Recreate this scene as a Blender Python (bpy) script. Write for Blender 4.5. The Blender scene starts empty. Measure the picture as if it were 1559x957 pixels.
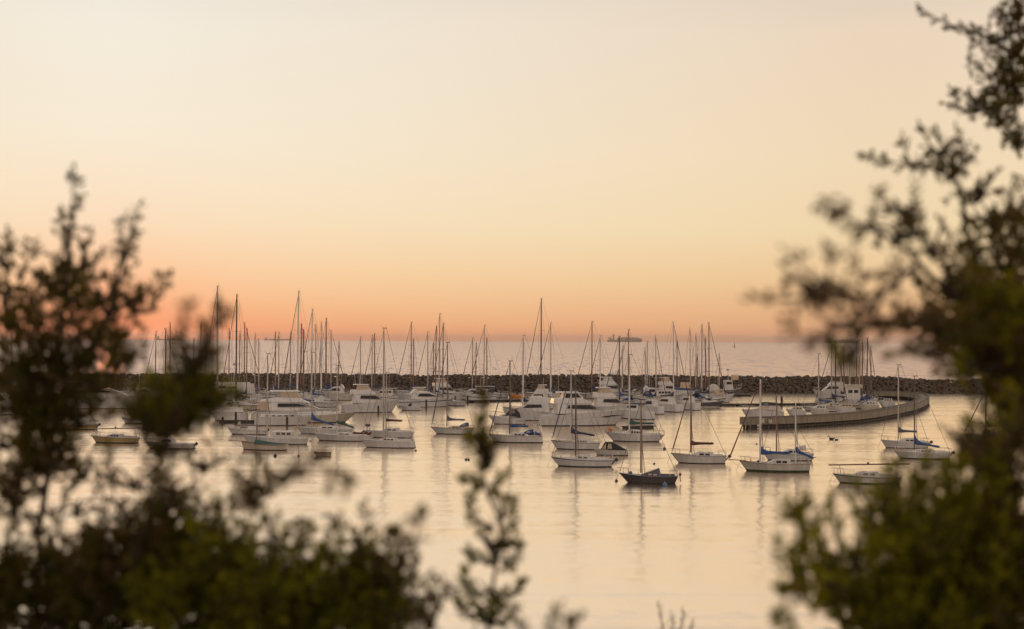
import bpy, math, random
from mathutils import Vector, Matrix

# ------------------------------------------------------------------ camera, sky, sun
SC = bpy.context.scene
COL = SC.collection
R = math.radians
W, H = 1559.0, 957.0
FPX = 2165.0                     # focal length in photo pixels (50 mm on 36 mm)
EYE = Vector((0.0, 0.0, 15.0))
PITCH, ROLL = math.atan(36.2 / FPX), 0.0043   # the sea is curved, so its edge dips 4.7 px below the true horizontal
F_ = Vector((0, math.cos(PITCH), math.sin(PITCH)))
U0 = Vector((0, -math.sin(PITCH), math.cos(PITCH)))
R0 = Vector((1, 0, 0))
R_ = R0 * math.cos(ROLL) + U0 * math.sin(ROLL)
U_ = -R0 * math.sin(ROLL) + U0 * math.cos(ROLL)

cam = bpy.data.cameras.new('camera')
cam.lens = 50.0; cam.sensor_width = 36.0
cam.clip_start = 0.05; cam.clip_end = 120000.0
cam.dof.use_dof = True; cam.dof.focus_distance = 215.0; cam.dof.aperture_fstop = 2.25
cam.dof.aperture_blades = 0
camo = bpy.data.objects.new('camera', cam); COL.objects.link(camo)
m3 = Matrix((R_, U_, -F_)).transposed()
camo.matrix_world = Matrix.Translation(EYE) @ m3.to_4x4()
SC.camera = camo

SUN_AZ, SUN_EL = math.atan((165 - 779.5) / FPX), R(0.5)
SUNV = Vector((math.sin(SUN_AZ) * math.cos(SUN_EL), math.cos(SUN_AZ) * math.cos(SUN_EL), math.sin(SUN_EL)))
sun = bpy.data.lights.new('sun', 'SUN'); sun.energy = 0.16; sun.angle = R(1.2); sun.color = (1.0, 0.36, 0.13)
suno = bpy.data.objects.new('sun', sun); COL.objects.link(suno)
suno.rotation_euler = (-SUNV).to_track_quat('-Z', 'Y').to_euler()
suno.location = SUNV * 300 + Vector((0, 0, 40))

def lin(c):
    return tuple(((x / 255.0) / 12.92 if x / 255.0 <= .04045 else ((x / 255.0 + .055) / 1.055) ** 2.4) for x in c)

def build_world():
    w = bpy.data.worlds.new('World'); SC.world = w; w.use_nodes = True
    n = w.node_tree.nodes; l = w.node_tree.links; n.clear()
    out = n.new('ShaderNodeOutputWorld'); bg = n.new('ShaderNodeBackground'); l.new(bg.outputs[0], out.inputs[0])
    tc = n.new('ShaderNodeTexCoord'); sep = n.new('ShaderNodeSeparateXYZ'); l.new(tc.outputs['Generated'], sep.inputs[0])
    def math_(op, a, b=None, c=None, clamp=False):
        m = n.new('ShaderNodeMath'); m.operation = op; m.use_clamp = clamp
        for i, v in enumerate((a, b, c)):
            if v is None: continue
            if isinstance(v, (int, float)): m.inputs[i].default_value = v
            else: l.new(v, m.inputs[i])
        return m.outputs[0]
    # elevation, slightly waved so that the bands of the sky are not ruler straight
    nz = n.new('ShaderNodeTexNoise'); mp = n.new('ShaderNodeMapping')
    mp.inputs['Scale'].default_value = (2.2, 2.2, 14.0); l.new(tc.outputs['Generated'], mp.inputs[0])
    l.new(mp.outputs[0], nz.inputs['Vector']); nz.inputs['Scale'].default_value = 1.0; nz.inputs['Detail'].default_value = 3.0
    wob = math_('MULTIPLY', math_('SUBTRACT', nz.outputs[0], .5), .045)
    zz = math_('ADD', sep.outputs['Z'], math_('MULTIPLY', wob, math_('MULTIPLY', sep.outputs['Z'], 6.0, clamp=True)))
    el = math_('POWER', math_('MAXIMUM', zz, 0.0), .5)     # sqrt(sin elevation): 0..1
    def ramp(stops):
        r = n.new('ShaderNodeValToRGB'); e = r.color_ramp.elements
        while len(e) < len(stops): e.new(.5)
        for i, (p, c) in enumerate(stops):
            e[i].position = p; e[i].color = (*lin(c), 1)
        l.new(el, r.inputs[0]); return r.outputs[0]
    q = lambda y: math.sqrt(max(0.0, (514.7 - y) / FPX))
    near = ramp([(0, (241, 150, 100)), (q(500), (246, 180, 126)), (q(470), (247, 199, 147)), (q(420), (246, 214, 169)), (q(340), (244, 226, 194)),
                 (q(220), (242, 232, 210)), (q(60), (239, 232, 217)), (.55, (214, 208, 204)), (1.0, (120, 124, 140))])
    side = ramp([(0, (216, 156, 118)), (q(503), (221, 164, 122)), (q(470), (228, 178, 131)), (q(430), (233, 194, 146)), (q(350), (237, 211, 168)),
                 (q(240), (237, 213, 178)), (q(60), (231, 210, 185)), (.55, (196, 186, 180)), (1.0, (112, 116, 132))])
    back = ramp([(0, (232, 188, 160)), (.2, (245, 208, 180)), (.45, (228, 206, 188)), (1.0, (140, 138, 142))])
    bk = n.new('ShaderNodeVectorMath'); bk.operation = 'SCALE'; l.new(back, bk.inputs[0]); bk.inputs['Scale'].default_value = 1.45; back = bk.outputs[0]
    # cosine of the azimuth from the sun
    hl = math_('SQRT', math_('MAXIMUM', math_('ADD', math_('MULTIPLY', sep.outputs['X'], sep.outputs['X']), math_('MULTIPLY', sep.outputs['Y'], sep.outputs['Y'])), 1e-6))
    dt = math_('DIVIDE', math_('ADD', math_('MULTIPLY', sep.outputs['X'], math.sin(SUN_AZ)), math_('MULTIPLY', sep.outputs['Y'], math.cos(SUN_AZ))), hl)
    ang = math_('ARCCOSINE', math_('MINIMUM', math_('MAXIMUM', dt, -1.0), 1.0))
    a1 = math_('DIVIDE', ang, R(30), clamp=True)
    a1 = math_('SMOOTH_MIN', a1, 1.0, .1)
    a2 = math_('DIVIDE', math_('SUBTRACT', ang, R(32)), R(100), clamp=True)
    def mix(f, a, b):
        m = n.new('ShaderNodeMixRGB')
        if isinstance(f, (int, float)): m.inputs[0].default_value = f
        else: l.new(f, m.inputs[0])
        l.new(a, m.inputs[1]); l.new(b, m.inputs[2]); return m.outputs[0]
    c = mix(a2, mix(a1, near, side), back)
    # red glow hugging the sun
    elv = math_('MULTIPLY', math_('ABSOLUTE', sep.outputs['Z']), -24.0)
    g = math_('MULTIPLY', math_('EXPONENT', math_('ADD', math_('MULTIPLY', ang, -9.0), elv)), .90)
    hot = math_('MULTIPLY', math_('EXPONENT', math_('ADD', math_('MULTIPLY', ang, -22.0), math_('MULTIPLY', math_('ABSOLUTE', sep.outputs['Z']), -260.0))), 1.3)
    glow = n.new('ShaderNodeMixRGB'); l.new(g, glow.inputs[0]); l.new(c, glow.inputs[1]); glow.inputs[2].default_value = (1.0, .22, .10, 1)
    sky = n.new('ShaderNodeTexSky'); sky.sky_type = 'NISHITA'; sky.sun_disc = False
    sky.sun_elevation = SUN_EL; sky.sun_rotation = SUN_AZ; sky.dust_density = 3.0
    hs = n.new('ShaderNodeMixRGB'); hs.blend_type = 'ADD'; l.new(hot, hs.inputs[0]); l.new(glow.outputs[0], hs.inputs[1]); hs.inputs[2].default_value = (1.0, .50, .25, 1); glow = hs
    sc = n.new('ShaderNodeMixRGB'); sc.blend_type = 'ADD'; sc.inputs[0].default_value = .004
    l.new(glow.outputs[0], sc.inputs[1]); l.new(sky.outputs[0], sc.inputs[2])
    l.new(sc.outputs[0], bg.inputs[0]); bg.inputs[1].default_value = 1.0
build_world()

SC.view_settings.view_transform = 'Standard'; SC.view_settings.look = 'None'
SC.view_settings.exposure = 0.05; SC.view_settings.gamma = 1.0
SC.render.engine = 'CYCLES'
cy = SC.cycles
cy.use_denoising = True; cy.max_bounces = 6; cy.diffuse_bounces = 3; cy.glossy_bounces = 3; cy.transmission_bounces = 3
cy.transparent_max_bounces = 8; cy.caustics_reflective = False; cy.caustics_refractive = False
cy.sample_clamp_indirect = 4.0; cy.use_adaptive_sampling = False

# ------------------------------------------------------------------ pixel <-> place
def ray(px, py):
    return F_ + R_ * ((px - W / 2) / FPX) + U_ * ((H / 2 - py) / FPX)
def at(px, py, z=0.0):
    d = ray(px, py); t = (z - EYE.z) / d.z
    return EYE + d * t
def at_depth(px, py, y):
    d = ray(px, py); return EYE + d * (y / d.y)

# ------------------------------------------------------------------ mesh helpers
class MB:
    def __init__(s): s.v = []; s.f = []; s.m = []
    def add(s, vs, fs, m=0):
        o = len(s.v); s.v += [tuple(p) for p in vs]
        for f in fs: s.f.append(tuple(i + o for i in f)); s.m.append(m)
    def box(s, x0, x1, y0, y1, z0, z1, m=0):
        s.add([(x0, y0, z0), (x1, y0, z0), (x1, y1, z0), (x0, y1, z0), (x0, y0, z1), (x1, y0, z1), (x1, y1, z1), (x0, y1, z1)],
              [(3, 2, 1, 0), (4, 5, 6, 7), (0, 1, 5, 4), (1, 2, 6, 5), (2, 3, 7, 6), (3, 0, 4, 7)], m)
    def tube(s, pts, r, n=6, m=0, flat=1.0):
        pts = [Vector(p) for p in pts]; k = len(pts)
        rs = r if isinstance(r, (list, tuple)) else [r] * k
        vs = []; up = None
        for i, p in enumerate(pts):
            d = (pts[min(i + 1, k - 1)] - pts[max(i - 1, 0)])
            d = d.normalized() if d.length > 1e-9 else Vector((0, 0, 1))
            if up is None: up = Vector((0, 0, 1)) if abs(d.z) < .9 else Vector((1, 0, 0))
            a = d.cross(up)
            if a.length < 1e-6: a = d.cross(Vector((0, 1, 0)))
            a.normalize(); b = a.cross(d).normalized()
            for j in range(n):
                t = 2 * math.pi * j / n
                vs.append(p + a * (rs[i] * math.cos(t)) + b * (rs[i] * flat * math.sin(t)))
        fs = []
        for i in range(k - 1):
            for j in range(n):
                fs.append((i * n + j, i * n + (j + 1) % n, (i + 1) * n + (j + 1) % n, (i + 1) * n + j))
        fs.append(tuple(range(n - 1, -1, -1))); fs.append(tuple((k - 1) * n + j for j in range(n)))
        s.add(vs, fs, m)
    def ball(s, c, r, m=0, nu=10, nv=6, sz=1.0):
        c = Vector(c); vs = [c + Vector((0, 0, -r * sz))]
        for i in range(1, nv):
            a = -math.pi / 2 + math.pi * i / nv
            for j in range(nu):
                t = 2 * math.pi * j / nu
                vs.append(c + Vector((r * math.cos(a) * math.cos(t), r * math.cos(a) * math.sin(t), r * sz * math.sin(a))))
        vs.append(c + Vector((0, 0, r * sz))); fs = []
        for j in range(nu): fs.append((0, 1 + (j + 1) % nu, 1 + j))
        for i in range(nv - 2):
            for j in range(nu):
                a = 1 + i * nu; fs.append((a + j, a + (j + 1) % nu, a + nu + (j + 1) % nu, a + nu + j))
        t = len(vs) - 1; a = 1 + (nv - 2) * nu
        for j in range(nu): fs.append((a + j, a + (j + 1) % nu, t))
        s.add(vs, fs, m)
    def prism(s, poly, wf, m=0, top_m=None):
        """side profile poly of (x, z), pulled out to y = +-wf(x, z)"""
        n = len(poly); A = [(x, -wf(x, z), z) for x, z in poly]; B = [(x, wf(x, z), z) for x, z in poly]
        s.add(A + B, [tuple(range(n)), tuple(range(2 * n - 1, n - 1, -1))], m)
        fs = [(i, n + i, n + (i + 1) % n, (i + 1) % n) for i in range(n)]
        s.add(A + B, fs, m if top_m is None else top_m)
    def loft(s, rings, m=0, cap=True):
        n = len(rings[0]); vs = [p for r in rings for p in r]; fs = []
        for i in range(len(rings) - 1):
            for j in range(n):
                fs.append((i * n + j, i * n + (j + 1) % n, (i + 1) * n + (j + 1) % n, (i + 1) * n + j))
        if cap: fs.append(tuple(range(n - 1, -1, -1))); k = (len(rings) - 1) * n; fs.append(tuple(k + j for j in range(n)))
        s.add(vs, fs, m)
    def build(s, name, mats, parent=None, smooth=False):
        me = bpy.data.meshes.new(name); me.from_pydata(s.v, [], s.f)
        for m in (mats if isinstance(mats, (list, tuple)) else [mats]): me.materials.append(m)
        if any(s.m): me.polygons.foreach_set('material_index', s.m)
        if smooth: me.polygons.foreach_set('use_smooth', [True] * len(s.f))
        me.update(); me.validate()
        o = bpy.data.objects.new(name, me); COL.objects.link(o)
        if parent is not None: o.parent = parent
        return o

def fix_normals(o):
    import bmesh
    b = bmesh.new(); b.from_mesh(o.data); bmesh.ops.remove_doubles(b, verts=b.verts, dist=1e-4)
    bmesh.ops.recalc_face_normals(b, faces=b.faces); b.to_mesh(o.data); b.free()
    return o

def thing(name, label, cat, loc=(0, 0, 0), rz=0.0, group=None):
    o = bpy.data.objects.new(name, None); COL.objects.link(o); o.empty_display_size = .3
    o.location = loc; o.rotation_euler = (0, 0, rz); o['label'] = label; o['category'] = cat
    if group: o['group'] = group
    return o
def tag(o, label, cat, group=None):
    o['label'] = label; o['category'] = cat
    if group: o['group'] = group
    return o
def kind(o, k): o['kind'] = k; return o

# ------------------------------------------------------------------ materials
def mat(name, col, rough=.5, var=.12, scale=3.0, metal=0.0, spec=.5, streak=False, transl=None, coat=0.0, bump=0.0):
    m = bpy.data.materials.new(name); m.use_nodes = True
    n = m.node_tree.nodes; l = m.node_tree.links; p = n['Principled BSDF']
    p.inputs['Roughness'].default_value = rough; p.inputs['Metallic'].default_value = metal
    p.inputs['Specular IOR Level'].default_value = spec; p.inputs['Coat Weight'].default_value = coat
    tc = n.new('ShaderNodeTexCoord'); mp = n.new('ShaderNodeMapping'); nz = n.new('ShaderNodeTexNoise')
    l.new(tc.outputs['Object'], mp.inputs[0]); l.new(mp.outputs[0], nz.inputs['Vector'])
    if streak: mp.inputs['Scale'].default_value = (1.6, 1.6, .35)
    nz.inputs['Scale'].default_value = scale; nz.inputs['Detail'].default_value = 6; nz.inputs['Roughness'].default_value = .65
    r = n.new('ShaderNodeValToRGB'); r.color_ramp.elements[0].position = .3; r.color_ramp.elements[1].position = .7
    lo = [max(0, c * (1 - var * 1.6)) for c in col]; hi = [min(1, c * (1 + var)) for c in col]
    r.color_ramp.elements[0].color = (*lo, 1); r.color_ramp.elements[1].color = (*hi, 1)
    l.new(nz.outputs[0], r.inputs[0]); l.new(r.outputs[0], p.inputs['Base Color'])
    if bump:
        b = n.new('ShaderNodeBump'); b.inputs['Strength'].default_value = bump; b.inputs['Distance'].default_value = .05
        l.new(nz.outputs[0], b.inputs['Height']); l.new(b.outputs[0], p.inputs['Normal'])
    if transl:
        t = n.new('ShaderNodeBsdfTranslucent'); t.inputs[0].default_value = (*transl[0], 1)
        x = n.new('ShaderNodeMixShader'); x.inputs[0].default_value = transl[1]
        l.new(p.outputs[0], x.inputs[1]); l.new(t.outputs[0], x.inputs[2]); l.new(x.outputs[0], n['Material Output'].inputs[0])
    return m

M = {}
M['white'] = mat('gelcoat_white', (.60, .57, .53), .28, .13, 1.2, streak=True)
M['offwhite'] = mat('gelcoat_aged', (.54, .50, .43), .4, .18, 1.6, streak=True)
M['cream'] = mat('gelcoat_cream', (.50, .43, .33), .4, .1, 1.6, streak=True)
M['grey'] = mat('deck_grey', (.42, .41, .40), .6, .12, 3)
M['deck'] = mat('deck_nonskid', (.54, .51, .46), .6, .1, 3)
M['wood'] = mat('teak', (.20, .11, .055), .55, .3, 6)
M['black'] = mat('paint_black', (.022, .022, .025), .3, .2, 2)
M['navyhull'] = mat('paint_dark', (.022, .018, .016), .35, .25, 2, streak=True)
M['yellow'] = mat('paint_yellow', (.34, .25, .10), .4, .15, 1.8, streak=True)
M['teal'] = mat('paint_teal', (.10, .22, .23), .4, .15, 1.8, streak=True)
M['green'] = mat('canvas_green', (.025, .09, .07), .8, .25, 4)
M['blue'] = mat('canvas_blue', (.025, .075, .22), .8, .25, 4, bump=.3)
M['navy'] = mat('canvas_navy', (.025, .03, .075), .8, .25, 4, bump=.3)
M['slate'] = mat('canvas_slate', (.11, .11, .135), .8, .2, 4, bump=.3)
M['maroon'] = mat('canvas_maroon', (.10, .03, .025), .8, .25, 4, bump=.3)
M['charcoal'] = mat('canvas_black', (.025, .024, .028), .8, .3, 4, bump=.3)
M['red'] = mat('paint_red', (.30, .035, .02), .5, .2, 4)
M['orange'] = mat('buoy_orange', (.60, .20, .03), .5, .15, 5)
M['skyblue'] = mat('buoy_blue', (.08, .16, .30), .5, .15, 5)
M['clear'] = mat('clear_vinyl', (.72, .60, .46), .55, .08, 2.5, transl=((.85, .68, .50), .5))
M['glass'] = mat('tinted_glass', (.012, .012, .013), .12, .1, 2, spec=.22)
M['pane'] = mat('cabin_pane', (.10, .085, .07), .08, .2, 2, spec=.8)
M['alu'] = mat('mast_alloy', (.42, .38, .34), .35, .1, 2, metal=.35)
M['alured'] = mat('mast_bronze', (.22, .12, .085), .4, .12, 2, metal=.3)
M['mastdark'] = mat('mast_black', (.045, .032, .03), .4, .15, 2)
M['mastwhite'] = mat('mast_white', (.66, .61, .56), .35, .06, 2)
M['steel'] = mat('stainless', (.45, .42, .38), .25, .05, 3, metal=.9)
M['wire'] = mat('rigging_wire', (.12, .10, .09), .4, .1, 3, metal=.3)
M['furlred'] = mat('furled_red', (.16, .045, .035), .75, .25, 6)
M['furlblue'] = mat('furled_blue', (.045, .055, .13), .75, .25, 6)
M['furldark'] = mat('furled_dark', (.05, .035, .035), .75, .25, 6)
M['antifoul'] = mat('antifoul', (.03, .026, .024), .7, .3, 3)
M['antigreen'] = mat('antifoul_weed', (.05, .06, .025), .8, .4, 3)
M['motor'] = mat('outboard_cowl', (.03, .028, .028), .35, .2, 5)
M['rubber'] = mat('rubber_grey', (.10, .10, .10), .7, .2, 4)
M['rock'] = mat('basalt', (.088, .062, .038), .9, .35, .9, bump=.4)
M['rockcore'] = mat('basalt_core', (.05, .036, .023), .95, .4, .8)
M['concrete'] = mat('pier_concrete', (.26, .215, .15), .85, .25, .8, streak=True, bump=.2)
M['concrete_cap'] = mat('pier_cap', (.17, .14, .10), .85, .25, .8, bump=.2)
M['timber'] = mat('timber_pile', (.055, .045, .034), .9, .35, 1.5, streak=True)
M['planks'] = mat('dock_planks', (.11, .085, .062), .85, .3, 2.5)
M['float'] = mat('dock_float', (.10, .085, .07), .85, .25, 2)
M['ship'] = mat('ship_paint_hazed', (.24, .15, .12), .6, .15, .05)  # paled hull tone, some of the distance haze is put into the colour
M['shipgrey_hazed'] = mat('ship_grey_hazed', (.24, .19, .17), .6, .15, .05)  # grey lightened so that the colour carries part of the haze
M['shipbox_hazed'] = mat('container_paint_hazed', (.30, .19, .15), .6, .3, .08)  # container colour also paled to stand in for haze
M['shipwhite'] = mat('ship_bridge', (.45, .40, .36), .6, .1, .05)
M['bark'] = mat('bark', (.050, .036, .024), .95, .35, 18, bump=.5)
M['soil'] = mat('cliff_soil', (.075, .060, .036), .95, .4, .8, bump=.5)
M['feather'] = mat('feather_dark', (.03, .028, .026), .8, .3, 20)
M['dry'] = mat('dry_stalk', (.16, .10, .055), .9, .25, 20)

def leaf_mat(name, c1, c2, c3, tcol, tf):
    m = bpy.data.materials.new(name); m.use_nodes = True
    n = m.node_tree.nodes; l = m.node_tree.links; p = n['Principled BSDF']
    g = n.new('ShaderNodeNewGeometry'); r = n.new('ShaderNodeValToRGB')
    e = r.color_ramp.elements; e.new(.5)
    for i, (q, c) in enumerate(((0, c1), (.6, c2), (1, c3))): e[i].position = q; e[i].color = (*c, 1)
    l.new(g.outputs['Random Per Island'], r.inputs[0]); l.new(r.outputs[0], p.inputs['Base Color'])
    p.inputs['Roughness'].default_value = .7; p.inputs['Specular IOR Level'].default_value = .12
    t = n.new('ShaderNodeBsdfTranslucent'); t.inputs[0].default_value = (*tcol, 1)
    x = n.new('ShaderNodeMixShader'); x.inputs[0].default_value = tf
    l.new(p.outputs[0], x.inputs[1]); l.new(t.outputs[0], x.inputs[2]); l.new(x.outputs[0], n['Material Output'].inputs[0])
    return m
M['leaf'] = leaf_mat('leaf_shaded', (.024, .030, .003), (.042, .050, .004), (.095, .090, .008), (.20, .11, .006), .38)  # darker leaf copy, shade within the foliage put into the colour
M['leafgreen_lit'] = leaf_mat('leaf_green_lit', (.045, .050, .003), (.14, .145, .005), (.30, .29, .012), (.32, .28, .006), .40)  # brighter green copy for clumps where light on the leaves is painted in
M['leafbrown'] = leaf_mat('leaf_brown', (.060, .046, .020), (.085, .066, .024), (.14, .10, .04), (.20, .10, .04), .40)

def water_mat():
    m = bpy.data.materials.new('sea_water'); m.use_nodes = True
    n = m.node_tree.nodes; l = m.node_tree.links; n.clear()
    out = n.new('ShaderNodeOutputMaterial')
    tc = n.new('ShaderNodeTexCoord'); sep = n.new('ShaderNodeSeparateXYZ'); l.new(tc.outputs['Object'], sep.inputs[0])
    def noise(sx, sy, detail, rough=.55, rot=0):
        mp = n.new('ShaderNodeMapping'); mp.inputs['Scale'].default_value = (sx, sy, 1); mp.inputs['Rotation'].default_value = (0, 0, R(rot))
        l.new(tc.outputs['Object'], mp.inputs[0]); z = n.new('ShaderNodeTexNoise'); z.inputs['Scale'].default_value = 1
        z.inputs['Detail'].default_value = detail; z.inputs['Roughness'].default_value = rough
        l.new(mp.outputs[0], z.inputs['Vector']); return z.outputs['Color']
    def vm(op, a, b=None, sc=None):
        x = n.new('ShaderNodeVectorMath'); x.operation = op
        for i, v in enumerate((a, b)):
            if v is None: continue
            if isinstance(v, tuple): x.inputs[i].default_value = v
            else: l.new(v, x.inputs[i])
        return x.outputs[0]
    def tilt(c, ax, ay): return vm('MULTIPLY', vm('SUBTRACT', c, (.5, .5, .5)), (ax, ay, 0))
    mr = n.new('ShaderNodeMapRange'); mr.interpolation_type = 'SMOOTHSTEP'
    l.new(sep.outputs['Y'], mr.inputs['Value']); mr.inputs[1].default_value = 404; mr.inputs[2].default_value = 420
    open_ = mr.outputs[0]
    # slopes of the water: sheltered ripples inside the breakwater, wind waves outside
    a = vm('ADD', tilt(noise(.9, .55, 3), .20, .065), tilt(noise(.06, .30, 3, .5, 6), .10, .034))
    a = vm('ADD', a, tilt(noise(.015, .42, 2, .5, 5), .0, .075))
    b = vm('ADD', tilt(noise(.42, .040, 1, .5, 2), .10, .95), tilt(noise(.11, .014, 2, .6), .03, .16))
    b = vm('ADD', b, (0, -.055, 0))
    mx = n.new('ShaderNodeMix'); mx.data_type = 'VECTOR'; l.new(open_, mx.inputs[0]); l.new(a, mx.inputs[4]); l.new(b, mx.inputs[5])
    nrm = vm('NORMALIZE', vm('ADD', mx.outputs[1], (0, 0, 1)))
    gl = n.new('ShaderNodeBsdfGlossy'); l.new(nrm, gl.inputs['Normal'])
    tint = n.new('ShaderNodeMix'); tint.data_type = 'RGBA'; l.new(open_, tint.inputs[0])
    tint.inputs[6].default_value = (1.0, .89, .765, 1); tint.inputs[7].default_value = (.86, .70, .60, 1)
    l.new(tint.outputs[2], gl.inputs[0])
    rg = n.new('ShaderNodeMapRange'); l.new(open_, rg.inputs['Value']); rg.inputs[3].default_value = .17; rg.inputs[4].default_value = .26
    l.new(rg.outputs[0], gl.inputs['Roughness'])
    df = n.new('ShaderNodeBsdfDiffuse'); df.inputs[0].default_value = (.05, .045, .04, 1)
    fr = n.new('ShaderNodeFresnel'); fr.inputs[0].default_value = 3.0; l.new(nrm, fr.inputs['Normal'])
    f2 = n.new('ShaderNodeMath'); f2.use_clamp = True; f2.operation = 'ADD'; l.new(fr.outputs[0], f2.inputs[0]); f2.inputs[1].default_value = .58
    ms = n.new('ShaderNodeMixShader'); l.new(f2.outputs[0], ms.inputs[0]); l.new(df.outputs[0], ms.inputs[1]); l.new(gl.outputs[0], ms.inputs[2])
    l.new(ms.outputs[0], out.inputs[0])
    return m
M['water'] = water_mat()

# ------------------------------------------------------------------ the setting
sea = MB(); EARTH = 6371000.0
xs = [-9000, -6000, -4500, -3000, -2000, -1200, -700, -300, -100, 0, 100, 300, 700, 1200, 2000, 3000, 4500, 6000, 9000]
ys = [18, 60, 120, 200, 300, 400, 520, 700, 1000, 1400, 2000, 2800] + [3600 + 800 * k for k in range(20)]
nx = len(xs)
sea.add([(x, y, -(max(0, math.hypot(x, y) - 450) ** 2) / (2 * EARTH)) for y in ys for x in xs], [(j * nx + i, j * nx + i + 1, (j + 1) * nx + i + 1, (j + 1) * nx + i) for j in range(len(ys) - 1) for i in range(nx - 1)])
kind(sea.build('sea', M['water'], smooth=True), 'structure')

def ground_z(x, y):
    z = 13.42 + .05 * math.sin(x * 1.3) + .05 * math.sin(y * 1.9 + x)
    if y > 5.2: z -= (y - 5.2) * .75 + .12 * math.sin(y * 2.1 + x * .7)
    return z
gm = MB(); gx = [-60 + i * 2.0 for i in range(61)]; gy = [-30 + 2 * j for j in range(15)] + [0.6 * j for j in range(0, 46)]
gm.add([(x, y, ground_z(x, y)) for y in gy for x in gx], [(j * 61 + i, j * 61 + i + 1, (j + 1) * 61 + i + 1, (j + 1) * 61 + i) for j in range(len(gy) - 1) for i in range(60)])
kind(gm.build('ground', M['soil'], smooth=True), 'structure')

# ---- breakwater of piled boulders
rng = random.Random(5)
def ico():
    t = (1 + 5 ** .5) / 2
    v = [Vector(p).normalized() for p in ((-1, t, 0), (1, t, 0), (-1, -t, 0), (1, -t, 0), (0, -1, t), (0, 1, t), (0, -1, -t), (0, 1, -t), (t, 0, -1), (t, 0, 1), (-t, 0, -1), (-t, 0, 1))]
    f = [(0, 11, 5), (0, 5, 1), (0, 1, 7), (0, 7, 10), (0, 10, 11), (1, 5, 9), (5, 11, 4), (11, 10, 2), (10, 7, 6), (7, 1, 8), (3, 9, 4), (3, 4, 2), (3, 2, 6), (3, 6, 8), (3, 8, 9), (4, 9, 5), (2, 4, 11), (6, 2, 10), (8, 6, 7), (9, 8, 1)]
    mid = {}; nf = []
    def mp(a, b):
        k = (min(a, b), max(a, b))
        if k not in mid: mid[k] = len(v); v.append(((v[a] + v[b]) / 2).normalized())
        return mid[k]
    for a, b, c in f:
        ab, bc, ca = mp(a, b), mp(b, c), mp(c, a); nf += [(a, ab, ca), (b, bc, ab), (c, ca, bc), (ab, bc, ca)]
    return v, nf
ICO_V, ICO_F = ico()
def rock_verts(r):
    out = []
    cut = [(Vector((r.uniform(-1, 1), r.uniform(-1, 1), r.uniform(-1, 1))).normalized(), r.uniform(.55, .8)) for _ in range(7)]
    for p in ICO_V:
        q = p * r.uniform(.92, 1.08)
        for nrm, d in cut:
            k = q.dot(nrm)
            if k > d: q = q - nrm * (k - d)
        out.append(q)
    return out
def build_breakwater():
    root = thing('breakwater', 'long dark breakwater of piled boulders between marina and open sea', 'breakwater', (0, 400, 0))
    X0, X1 = -300.0, 133.0
    def crest(x):
        z = 4.35 + .15 * math.sin(x * .07) + .12 * math.sin(x * .31)
        if x > 100: z -= (x - 100) / 33 * 1.3
        return z
    core = MB(); n = 120; rings = []
    for i in range(n + 1):
        x = X0 + (X1 - X0) * i / n; c = crest(x) - .75; k = 1.0 if i < n else .35
        rings.append([(x, .9, -1), (x, 5.6, c * k), (x, 10.5, c * k), (x, 16, -1)])
    core.loft(rings); fix_normals(core.build('rubble_core', M['rockcore'], root))
    protos = []
    for k in range(6):
        mb = MB(); mb.add(rock_verts(rng), ICO_F); protos.append(mb)
    vis = []; rest = MB()
    rows = 8
    for r in range(rows + 2):
        x = X0
        while x < X1:
            c = crest(x)
            if r < rows: t = (r + .45) / rows; y = .4 + 5.6 * t; z = c * t - .3
            else: y = 7.2 + 2.4 * (r - rows); z = c - .25
            w = rng.uniform(.5, 1.0)
            px = x + rng.uniform(-.3, .3); hz = rng.uniform(.40, .60)
            loc = Vector((px, y + rng.uniform(-.35, .35), z + rng.uniform(-.2, .2)))
            sc = Vector((w, rng.uniform(.7, 1.0), hz)); rz = rng.uniform(-.5, .5); p = protos[rng.randrange(6)]
            ry = rng.uniform(-.3, .3)
            mt = Matrix.Translation(loc) @ Matrix.Rotation(rz, 4, 'Z') @ Matrix.Rotation(ry, 4, 'Y') @ Matrix.Diagonal((*sc, 1))
            if r < rows and 66 < px < 80: vis.append((mt, protos.index(p)))
            else: rest.add([mt @ v if isinstance(v, Vector) else mt @ Vector(v) for v in p.v], p.f)
            x += w * 1.62
        # rounded head at the right end
        if r < rows:
            for a in range(9):
                an = -math.pi / 2 + math.pi * a / 8; t = (r + .45) / rows; rad = 8.5 * (1 - t * .75)
                mt = Matrix.Translation((X1 + rad * math.cos(an) * .6, 8.2 + rad * math.sin(an), 3.8 * t - .3)) @ Matrix.Rotation(rng.uniform(0, 3), 4, 'Z') @ Matrix.Diagonal((1.4, 1.1, .85, 1))
                p = protos[rng.randrange(6)]; rest.add([mt @ Vector(v) for v in p.v], p.f)
    meshes = []
    for mt, k in vis[100:]: rest.add([mt @ Vector(v) for v in protos[k].v], protos[k].f)
    o = rest.build('boulder_facing', M['rock'], root); o['kind'] = 'stuff'
    base = [p.build('boulder', M['rock'], root) for p in protos]; used = [False] * 6
    for mt, k in vis[:100]:
        o = base[k] if not used[k] else base[k].copy()
        if used[k]: COL.objects.link(o); o.parent = root
        used[k] = True; o.matrix_local = mt
    return root
build_breakwater()

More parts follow.
